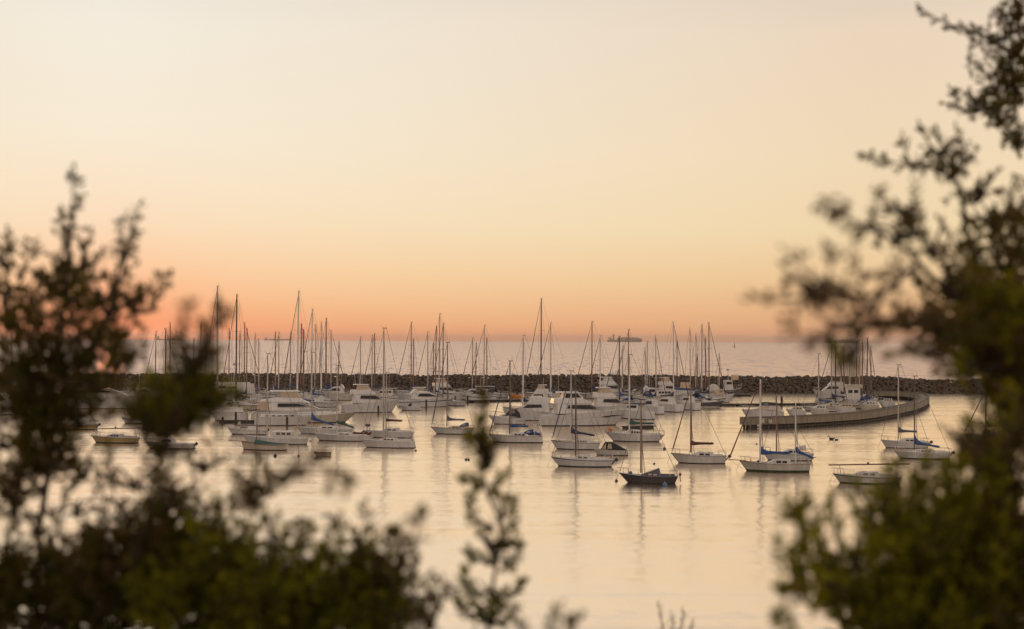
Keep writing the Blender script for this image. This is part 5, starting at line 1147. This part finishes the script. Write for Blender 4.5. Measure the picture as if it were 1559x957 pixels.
# ------------------------------------------------------------------ foreground shrubs on the cliff top
class Shrub:
    def __init__(s, name, label, root_px, D, seed, leafL=.018, group=None, cat='shrub', stemr=.011):
        s.rng = random.Random(seed); s.D = D; s.leafL = leafL
        p = at_depth(root_px, 900, D); p.z = ground_z(p.x, p.y) - .02; s.base = p
        s.root = thing(name, label, cat, p, 0, group); s.lf = MB(); s.br = MB(); s.stemr = stemr
    def pt(s, px, py, D): return at_depth(px, py, D) - s.base
    def leaf(s, p, d, L, m):
        r = s.rng; d = d.normalized(); a = Vector((r.gauss(0, 1), r.gauss(0, 1), r.gauss(0, 1))); n = (a - d * a.dot(d))
        if n.length < 1e-4: return
        n.normalize(); w = d.cross(n); L *= r.uniform(.7, 1.25); W_ = L * r.uniform(.36, .5); up = n * (W_ * .18)
        s.lf.add([p, p + d * L * .45 + w * W_ * .5 + up, p + d * L - up * .6, p + d * L * .45 - w * W_ * .5 + up], [(0, 1, 2), (0, 2, 3)], m)
    def twig(s, p, d, length, m, L, dens=1.0, th=.0018):
        r = s.rng; n = max(3, int(length / .0065 * dens)); d = d.normalized(); pts = [p]; q = p
        bend = Vector((r.gauss(0, .25), r.gauss(0, .25), r.gauss(.12, .2))); st = length / 4
        for i in range(4): d = (d + bend * .25).normalized(); q = q + d * st; pts.append(q)
        s.br.tube(pts, [th, th * .9, th * .75, th * .6, th * .4], 3)
        for i in range(n):
            t = (i + r.random()) / n * 4; k = min(3, int(t)); b = pts[k].lerp(pts[k + 1], t - k); ax = (pts[k + 1] - pts[k]).normalized()
            side = Vector((r.gauss(0, 1), r.gauss(0, 1), r.gauss(0, 1))); side = (side - ax * side.dot(ax)).normalized()
            s.leaf(b, ax * r.uniform(.35, 1.0) + side * .8, L, m)
        s.leaf(pts[-1], d, L, m)
    def clump(s, cx, cy, rx, ry, D=None, cov=2.0, m=0, dz=.16, L=None, up=.5, tw=.10):
        D = D or s.D; L = L or s.leafL; r = s.rng; px = D / FPX; c = s.pt(cx, cy, D); X, Z = rx * px, ry * px
        nl = 1.9 * cov * math.pi * X * Z / (L * L * .44 * .5 * .62); nt = max(3, int(nl / 18))
        for k in range(6):
            v = Vector((r.uniform(-1, 1) * X * .8, r.uniform(-1, 1) * dz * .7, r.uniform(-.8, .9) * Z)); o = c + Vector((0, 0, -Z * .7))
            s.br.tube([o, o.lerp(c + v, .5) + Vector((0, 0, .01)), c + v], [.006, .004, .0022], 4)
        for k in range(nt):
            while True:
                v = Vector((r.uniform(-1, 1), r.uniform(-1, 1), r.uniform(-1, 1)))
                if v.length < 1: break
            p = c + Vector((v.x * X * .92, v.y * dz, v.z * Z * .92))
            d = Vector((v.x * .8, v.y * .8, v.z * .8 + up)) + Vector((r.gauss(0, .4), r.gauss(0, .4), r.gauss(0, .35)))
            mm = m if r.random() < .8 else (0 if m else 2)
            ln = tw * r.uniform(.6, 1.2); p -= d.normalized() * ln * .5
            s.twig(p, d, ln, mm, L)
    def limb(s, pts, r0, r1, n=6):
        P = [s.pt(*p) if len(p) == 3 else s.pt(p[0], p[1], s.D) for p in pts]; k = len(P)
        C_ = catmull(P, 4); k = len(C_); s.br.tube(C_, [r0 + (r1 - r0) * i / (k - 1) for i in range(k)], n); return C_
    def stem(s, top, r1=.008):
        P = [Vector((0, 0, -.1)), s.pt(top[0] + s.rng.uniform(-15, 15), top[1] + 250, top[2] + .05), s.pt(*top)]
        if P[1].z < .1: P[1].z = .1
        C_ = catmull(P, 5); k = len(C_); s.br.tube(C_, [s.stemr + (r1 - s.stemr) * i / (k - 1) for i in range(k)], 7)
    def sprig(s, pts, r0=.004, cov=1.0, m=0, L=None, side=.05, taper=.35):
        L = L or s.leafL; r = s.rng; C_ = s.limb(pts, r0, .0012, 4); tot = sum((C_[i + 1] - C_[i]).length for i in range(len(C_) - 1))
        n = int(tot / .0115 * cov)
        for i in range(n):
            t = (i + r.random()) / n; f = t * (len(C_) - 1.001); k = int(f); p = C_[k].lerp(C_[k + 1], f - k); ax = (C_[k + 1] - C_[k]).normalized()
            sd = Vector((r.gauss(0, 1), r.gauss(0, 1), r.gauss(0, 1))); sd = (sd - ax * sd.dot(ax)).normalized()
            ln = side * r.uniform(.5, 1.3) * (1 - (1 - taper) * t)
            s.twig(p, ax * .9 + sd, ln, m if r.random() < .85 else 2, L, .9, .0013)
        s.twig(C_[-2], C_[-1] - C_[-2], side * .8, m, L)
    def done(s):
        s.br.build('branches', M['bark'], s.root)
        s.lf.build('foliage', [M['leaf'], M['leafgreen_lit'], M['leafbrown']], s.root)

GR = 'shrubs on the cliff top'
# tall bush on the left
a = Shrub('coastal_shrub', 'tall dark bush with two spiky tops on the left, the sun glowing through it', 75, 3.7, 11, .026, group=GR)
a.stemr = .008; a.stem((60, 790, 3.7), .007); a.stem((24, 820, 3.75), .005)
a.limb([(60, 800, 3.7), (72, 720, 3.7), (66, 640, 3.7), (90, 520, 3.7), (102, 420, 3.7), (112, 320, 3.7)], .009, .003)
a.limb([(66, 640, 3.7), (130, 540, 3.65), (175, 450, 3.6), (200, 360, 3.6)], .010, .002)
a.limb([(66, 640, 3.7), (30, 520, 3.8), (12, 420, 3.8)], .010, .002)
for c in ((92, 500, 78, 70, 3.7, 1.5, 0), (100, 425, 48, 45, 3.7, 1.1, 0), (60, 590, 62, 70, 3.7, 2.7, 0), (68, 675, 46, 65, 3.7, 2.7, 0), (14, 460, 36, 62, 3.8, 1.0, 0), (12, 395, 22, 28, 3.8, .7, 0),
          (165, 460, 48, 36, 3.6, .8, 0), (205, 458, 30, 26, 3.6, .6, 2), (140, 520, 50, 42, 3.6, 1.1, 0), (196, 545, 24, 28, 3.5, 2.2, 0), (150, 575, 38, 32, 3.6, 1.6, 0), (185, 500, 42, 20, 3.6, .45, 2), (20, 745, 40, 55, 3.7, 1.7, 0),
          (120, 625, 50, 34, 3.7, 1.4, 0), (8, 560, 22, 40, 3.8, .7, 0), (10, 660, 18, 32, 3.7, .9, 0)): a.clump(*c[:4], D=c[4], cov=c[5] * (.95 if c[1] < 560 else 1.0), m=c[6], tw=.075)
for p in ([(100, 420, 3.7), (106, 360, 3.7), (110, 310, 3.7), (113, 272, 3.7)], [(115, 430, 3.7), (128, 395, 3.65), (134, 372, 3.65)], [(165, 450, 3.6), (182, 400, 3.6), (196, 360, 3.6), (207, 330, 3.6)], [(180, 430, 3.6), (192, 392, 3.6), (186, 350, 3.6)],
          [(190, 465, 3.55), (225, 448, 3.5), (248, 426, 3.5)], [(195, 480, 3.55), (230, 472, 3.5), (240, 455, 3.5)], [(10, 420, 3.8), (6, 390, 3.8), (12, 368, 3.8)], [(85, 420, 3.7), (96, 370, 3.7), (94, 335, 3.7)], [(30, 430, 3.8), (42, 400, 3.8), (48, 385, 3.8)], [(150, 440, 3.6), (140, 410, 3.6), (150, 392, 3.6)]):
    a.sprig(p, cov=.75, m=0, side=.042)
a.done()
# green rounded bush, sharper, in front of the left marina
b = Shrub('coastal_shrub', 'low spreading green bush branch hiding part of the left marina', 262, 3.0, 12, group=GR)
b.stemr = .003; b.stem((205, 830, 3.2), .003); b.limb([(205, 830, 3.2), (232, 770, 3.1), (226, 720, 3.05), (246, 700, 3.0), (268, 640, 3.0), (286, 580, 3.0), (312, 510, 2.95)], .003, .0025)
for c in ((275, 612, 72, 30, 3.0, 3.0, 1), (252, 640, 50, 30, 2.95, 2.8, 0), (318, 600, 38, 22, 3.0, 2.2, 1), (225, 622, 34, 26, 3.0, 1.8, 0), (290, 555, 24, 26, 3.0, 2.4, 0), (312, 530, 20, 22, 2.95, 2.0, 0), (265, 585, 34, 20, 3.0, 1.8, 1), (240, 680, 34, 22, 2.95, 1.2, 0)): b.clump(*c[:4], D=c[4], cov=c[5], m=c[6], dz=.10, tw=.08)
b.limb([(246, 700, 3.0), (262, 640, 2.7), (285, 560, 2.32), (290, 535, 2.25)], .003, .002)
for p in ([(305, 540, 2.9), (318, 515, 2.9), (332, 488, 2.9), (330, 466, 2.9)], [(330, 606, 3.0), (348, 600, 3.0), (360, 596, 3.0)], [(285, 560, 2.3), (276, 500, 2.1), (281, 465, 2.0)], [(300, 540, 2.2), (322, 498, 2.0), (340, 480, 2.0)], [(262, 560, 2.3), (262, 520, 2.2)], [(290, 640, 3.0), (318, 640, 3.0), (330, 652, 3.0)]): b.sprig(p, cov=.32 if p[-1][2] < 2.5 else .8, m=2 if p[-1][2] < 2.5 else 0, side=.03)
b.done()
# wide bush along the lower left
c_ = Shrub('coastal_shrub', 'wide dense bush filling the lower left, green-lit in its middle', 330, 3.3, 13, .023, group=GR)
for t in ((90, 900, 3.4), (240, 900, 3.3), (420, 900, 3.3), (560, 930, 3.3)): c_.stem(t, .010)
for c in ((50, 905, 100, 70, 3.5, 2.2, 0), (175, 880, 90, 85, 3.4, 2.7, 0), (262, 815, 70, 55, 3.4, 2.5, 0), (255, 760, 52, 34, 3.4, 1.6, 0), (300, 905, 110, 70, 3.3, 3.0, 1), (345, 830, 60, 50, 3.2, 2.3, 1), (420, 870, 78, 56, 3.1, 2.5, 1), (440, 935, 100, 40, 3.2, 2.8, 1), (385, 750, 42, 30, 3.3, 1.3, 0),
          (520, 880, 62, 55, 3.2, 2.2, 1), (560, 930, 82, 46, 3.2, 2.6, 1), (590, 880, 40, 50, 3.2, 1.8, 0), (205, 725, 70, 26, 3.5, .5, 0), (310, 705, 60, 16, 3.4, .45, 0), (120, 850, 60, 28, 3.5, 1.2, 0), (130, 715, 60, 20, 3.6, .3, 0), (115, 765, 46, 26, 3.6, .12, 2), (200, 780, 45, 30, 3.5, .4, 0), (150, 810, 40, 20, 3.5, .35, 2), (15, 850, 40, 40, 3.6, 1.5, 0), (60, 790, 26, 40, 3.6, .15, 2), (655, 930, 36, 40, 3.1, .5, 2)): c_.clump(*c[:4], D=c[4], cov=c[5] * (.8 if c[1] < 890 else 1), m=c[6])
c_.limb([(420, 900, 3.25), (410, 830, 2.9), (392, 770, 2.6)], .004, .002); c_.limb([(590, 940, 3.1), (622, 930, 2.8), (632, 900, 2.6)], .004, .002)
for q in ((120, 985, 150, 30, 3.6), (330, 990, 140, 34, 3.5), (520, 985, 110, 34, 3.4), (140, 915, 130, 50, 3.75), (330, 905, 130, 62, 3.7), (490, 925, 110, 44, 3.6), (240, 840, 70, 40, 3.75), (590, 930, 60, 36, 3.5)): c_.clump(*q[:4], D=q[4], cov=1.3, m=0, dz=.12)
for p in ([(390, 770, 2.6), (420, 728, 2.4), (470, 712, 2.3), (532, 740, 2.2)], [(430, 745, 2.4), (440, 710, 2.3), (490, 690, 2.2)], [(545, 850, 3.2), (540, 815, 3.2), (511, 791, 3.2)], [(545, 850, 3.1), (554, 815, 3.1), (557, 782, 3.1)], [(632, 900, 2.6), (632, 840, 2.4), (636, 786, 2.3)], [(600, 870, 3.1), (612, 840, 3.1), (606, 815, 3.0)], [(420, 840, 3.1), (412, 810, 3.1), (418, 795, 3.1)], [(460, 850, 3.1), (464, 820, 3.0), (458, 800, 3.0)], [(500, 850, 3.1), (494, 815, 3.1), (502, 800, 3.1)], [(570, 860, 3.1), (592, 830, 3.0), (598, 812, 3.0)], [(640, 930, 3.0), (662, 905, 2.9), (680, 898, 2.9)], [(100, 850, 3.6), (90, 800, 3.6), (110, 740, 3.6)], [(150, 850, 3.6), (165, 790, 3.6), (150, 730, 3.6)]): c_.sprig(p, cov=.34 if p[-1][2] < 2.7 else .7, m=2 if p[-1][2] < 2.7 else 0, side=.035)
c_.done()
# slender shoot in the centre
d = Shrub('slender_shrub', 'slender leafy shoot rising alone in the middle', 742, 3.5, 14, group=GR)
d.stem((742, 960, 3.5), .006)
d.limb([(742, 965, 3.5), (752, 880, 3.5), (762, 800, 3.5), (738, 740, 3.5), (733, 670, 3.5), (736, 600, 3.5)], .006, .002)
for p in ([(734, 720, 3.5), (733, 680, 3.5), (736, 640, 3.5), (736, 596, 3.5)], [(742, 760, 3.5), (752, 735, 3.5), (765, 722, 3.5)], [(738, 740, 3.5), (722, 730, 3.5), (704, 728, 3.45)], [(750, 800, 3.5), (720, 790, 3.5), (714, 760, 3.5), (724, 735, 3.5)], [(760, 840, 3.5), (778, 800, 3.5), (782, 762, 3.5)], [(760, 870, 3.5), (782, 850, 3.5), (788, 830, 3.5)],
          [(750, 860, 3.5), (726, 850, 3.5), (716, 838, 3.45)], [(748, 900, 3.5), (716, 900, 3.45), (704, 870, 3.4)], [(748, 910, 3.5), (780, 905, 3.45), (800, 885, 3.4)], [(744, 930, 3.5), (712, 935, 3.4), (700, 915, 3.4)], [(744, 950, 3.5), (770, 945, 3.5), (785, 930, 3.5)], [(736, 690, 3.5), (720, 684, 3.5), (710, 672, 3.5)], [(762, 800, 3.5), (766, 770, 3.5), (758, 750, 3.5)]): d.sprig(p, cov=2.2, m=1, side=.028, L=.018)
d.clump(735, 672, 15, 30, 3.5, 2.0, 1, .03, .020, tw=.05); d.clump(755, 835, 26, 40, 3.5, .9, 0, .04, .020, tw=.05); d.clump(745, 930, 38, 30, 3.45, 1.1, 1, .06, .020, tw=.05); d.clump(742, 700, 18, 22, 3.5, 2.0, 0, .03, .020, tw=.05)
d.done()
e = Shrub('slender_shrub', 'short sparse twigs poking up at the bottom right of the central shoot', 836, 2.5, 15, group=GR)
e.stem((838, 985, 2.5), .003)
for p in ([(838, 990, 2.5), (832, 955, 2.5), (838, 936, 2.5)], [(838, 975, 2.5), (850, 950, 2.5), (852, 934, 2.5)], [(838, 985, 2.5), (870, 965, 2.5), (878, 942, 2.4)], [(838, 985, 2.5), (810, 968, 2.5), (800, 950, 2.5)]): e.sprig(p, cov=.6, m=0, side=.02, L=.018)
e.done()
g = Shrub('dry_seedhead', 'thin dry brown seed stalk at the bottom edge, sharper than the bushes', 1015, 6.5, 16, .012, GR, 'plant', .005)
g.stem((1015, 985, 6.5), .004)
for p in ([(1012, 980, 6.5), (1008, 950, 6.5), (1003, 922, 6.5)], [(1015, 980, 6.5), (1024, 955, 6.5), (1022, 940, 6.5)], [(1020, 985, 6.5), (1036, 955, 6.5), (1040, 932, 6.5)], [(1024, 985, 6.5), (1046, 965, 6.5), (1054, 948, 6.5)]): g.sprig(p, cov=1.2, m=2, side=.04, L=.010)
g.done()
# tree on the right
t = Shrub('coastal_tree', 'tall dark tree leaning in from the right edge, branches reaching left', 1600, 3.6, 17, .025, group=GR, cat='tree', stemr=.035)
t.stem((1600, 640, 3.6), .016)
t.limb([(1600, 640, 3.6), (1598, 480, 3.7), (1590, 300, 4.2), (1588, 120, 4.8), (1585, -40, 5.2)], .016, .007)
t.limb([(1598, 500, 3.7), (1556, 480, 3.7), (1500, 420, 3.5), (1470, 350, 3.7), (1460, 280, 3.9), (1400, 245, 4.0)], .012, .003)
t.limb([(1599, 540, 3.65), (1556, 500, 3.6), (1440, 440, 3.2), (1380, 380, 3.0), (1320, 340, 2.8)], .012, .003)
t.limb([(1588, 110, 4.85), (1560, 90, 4.9), (1520, 68, 5.0), (1480, 48, 5.0), (1440, 36, 5.0)], .010, .003)
for c in ((1545, 95, 32, 90, 5.0, 1.1, 0), (1510, 55, 40, 18, 5.0, .5, 2), (1518, 118, 34, 40, 4.9, .7, 0), (1485, 158, 32, 20, 4.8, .75, 0), (1520, 175, 34, 26, 4.8, .8, 0), (1550, 205, 18, 30, 4.7, 1.4, 0), (1540, 20, 26, 26, 5.0, 1.2, 0), (1452, 252, 28, 28, 3.9, 1.2, 0), (1432, 228, 24, 16, 3.9, .5, 0), (1490, 290, 26, 24, 3.8, .9, 0), (1510, 330, 34, 30, 3.7, .7, 0), (1552, 320, 16, 26, 3.8, 1.6, 0),
          (1390, 325, 46, 22, 3.1, .45, 0), (1420, 365, 40, 32, 3.1, .6, 0), (1368, 352, 34, 22, 2.9, .3, 2), (1480, 375, 46, 34, 3.4, .75, 0), (1535, 385, 34, 42, 3.6, 2.2, 0), (1445, 430, 50, 38, 3.2, .6, 0), (1255, 440, 36, 34, 2.3, .22, 2), (1330, 450, 50, 36, 2.4, .26, 2), (1380, 480, 50, 34, 2.7, .5, 2), (1310, 495, 60, 20, 2.3, .2, 2),
          (1500, 470, 66, 52, 3.3, 2.8, 1), (1440, 500, 50, 30, 3.0, 2.2, 0), (1520, 540, 56, 50, 3.4, 3.0, 0), (1548, 470, 30, 60, 3.5, 3.0, 0), (1545, 610, 34, 46, 3.5, 2.6, 0), (1480, 560, 34, 22, 3.2, 1.6, 1), (1295, 535, 18, 16, 2.2, .3, 1), (1415, 535, 14, 12, 2.4, .3, 0)): t.clump(*c[:4], D=c[4], cov=c[5], m=c[6])
t.limb([(1400, 400, 3.05), (1330, 450, 2.55), (1262, 440, 2.3), (1235, 450, 2.25)], .005, .002); t.limb([(1380, 480, 2.8), (1310, 495, 2.4), (1285, 490, 2.3)], .004, .002)
for q in ((1520, 500, 60, 100, 3.9), (1545, 600, 40, 60, 3.8)): t.clump(*q[:4], D=q[4], cov=2.4, m=0, dz=.12)
for p in ([(1500, 55, 5.0), (1470, 45, 5.0), (1440, 35, 5.0), (1402, 12, 5.0)], [(1460, 160, 4.8), (1455, 150, 4.8), (1452, 143, 4.8)], [(1480, 120, 4.9), (1474, 95, 4.9), (1478, 75, 4.9)], [(1420, 255, 3.9), (1380, 252, 3.9), (1345, 242, 3.9), (1318, 236, 3.9)], [(1385, 250, 3.9), (1378, 232, 3.9), (1376, 222, 3.9)], [(1430, 235, 3.9), (1412, 215, 3.9), (1404, 200, 3.9)], [(1460, 240, 3.9), (1468, 225, 3.9), (1466, 215, 3.9)], [(1350, 345, 2.7), (1310, 345, 2.5), (1280, 325, 2.4), (1258, 304, 2.3)], [(1330, 350, 2.7), (1330, 325, 2.6), (1338, 305, 2.6)],
          [(1270, 440, 2.2), (1232, 420, 2.1), (1214, 400, 2.1)], [(1240, 450, 2.2), (1200, 455, 2.1), (1172, 457, 2.1)], [(1290, 440, 2.2), (1262, 420, 2.1), (1266, 402, 2.1)], [(1320, 480, 2.3), (1280, 490, 2.2), (1250, 480, 2.2)], [(1540, 265, 4.0), (1552, 268, 4.0), (1559, 272, 4.0)], [(1300, 490, 2.2), (1250, 512, 2.1), (1215, 505, 2.1)], [(1300, 500, 2.3), (1295, 530, 2.2), (1294, 556, 2.2)], [(1355, 490, 2.4), (1320, 470, 2.3), (1306, 420, 2.3)]): t.sprig(p, cov=.32 if p[-1][2] < 2.8 else .75, m=2 if p[-1][2] < 2.8 else 0, side=.034)
t.done()
u = Shrub('coastal_shrub', 'dark bush spur covering the sloop hull below the right tree', 1530, 3.1, 18, group=GR)
u.stem((1530, 740, 3.1), .008)
for c in ((1515, 695, 48, 34, 3.1, 3.0, 0), (1545, 720, 30, 40, 3.1, 2.8, 0), (1490, 680, 26, 20, 3.0, 2.0, 0), (1540, 660, 22, 30, 3.1, 1.6, 0), (1520, 645, 18, 10, 3.0, .7, 1)): u.clump(*c[:4], D=c[4], cov=c[5], m=c[6], tw=.08)
for p in ([(1490, 680, 3.0), (1480, 655, 3.0), (1476, 640, 2.9)], [(1530, 655, 2.8), (1515, 625, 2.7), (1540, 600, 2.6)], [(1545, 640, 2.7), (1552, 612, 2.6), (1535, 590, 2.6)]): u.sprig(p, cov=.6, m=1, side=.03)
u.done()
v = Shrub('coastal_shrub', 'rounded bush with upright green shoots at the lower right', 1440, 3.1, 19, .024, group=GR)
for q in ((1330, 930, 3.1), (1450, 920, 3.1), (1540, 900, 3.2)): v.stem(q, .010)
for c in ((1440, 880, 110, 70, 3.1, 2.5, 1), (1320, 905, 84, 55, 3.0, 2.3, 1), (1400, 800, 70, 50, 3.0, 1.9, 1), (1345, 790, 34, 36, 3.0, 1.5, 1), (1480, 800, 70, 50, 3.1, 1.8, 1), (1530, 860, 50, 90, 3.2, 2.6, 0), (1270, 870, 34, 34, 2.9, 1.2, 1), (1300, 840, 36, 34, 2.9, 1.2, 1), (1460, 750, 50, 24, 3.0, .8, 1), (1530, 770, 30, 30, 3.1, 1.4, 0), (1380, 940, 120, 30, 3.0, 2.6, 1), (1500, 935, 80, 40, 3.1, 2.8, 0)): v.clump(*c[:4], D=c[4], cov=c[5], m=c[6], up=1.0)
for q in ((1370, 990, 120, 34, 3.2), (1510, 990, 80, 40, 3.3), (1460, 890, 110, 66, 3.5), (1520, 800, 50, 70, 3.5), (1400, 840, 60, 40, 3.4)): v.clump(*q[:4], D=q[4], cov=1.5, m=0, dz=.12)
for i, p in enumerate(([(1240, 930, 2.7), (1210, 890, 2.6), (1196, 830, 2.5)], [(1230, 900, 2.6), (1220, 830, 2.5), (1206, 772, 2.4)], [(1255, 880, 2.8), (1240, 820, 2.7), (1222, 775, 2.6)], [(1280, 850, 2.8), (1272, 800, 2.8), (1268, 768, 2.8)], [(1205, 940, 2.5), (1192, 920, 2.4), (1200, 905, 2.4)], [(1330, 800, 2.9), (1316, 760, 2.9), (1306, 745, 2.9)], [(1345, 780, 2.9), (1352, 740, 2.9), (1348, 722, 2.9)], [(1400, 780, 3.0), (1392, 740, 3.0), (1396, 715, 3.0)], [(1420, 770, 3.0), (1428, 735, 3.0), (1424, 712, 3.0)], [(1450, 770, 3.0), (1446, 735, 2.9), (1454, 716, 2.9)], [(1480, 760, 3.0), (1490, 725, 2.9), (1484, 705, 2.9)], [(1370, 780, 2.9), (1362, 745, 2.9), (1370, 720, 2.9)], [(1510, 760, 3.0), (1514, 730, 2.9), (1520, 705, 2.9)])): v.sprig(p, cov=.85, m=1, side=.034, L=.028)
v.done()

# ------------------------------------------------------------------ evening haze over sea and marina
hz = MB(); hz.box(-9500, 9500, -200, 19500, -40, 46)
HAZE = True
if HAZE:
    hm = bpy.data.materials.new('evening_haze'); hm.use_nodes = True; n = hm.node_tree.nodes
    n.remove(n['Principled BSDF']); pv = n.new('ShaderNodeVolumePrincipled'); pv.inputs['Color'].default_value = (1.0, .90, .82, 1); pv.inputs['Density'].default_value = 5.5e-5; pv.inputs['Anisotropy'].default_value = .65
    hm.node_tree.links.new(pv.outputs[0], n['Material Output'].inputs['Volume'])
    kind(hz.build('haze', hm), 'stuff')
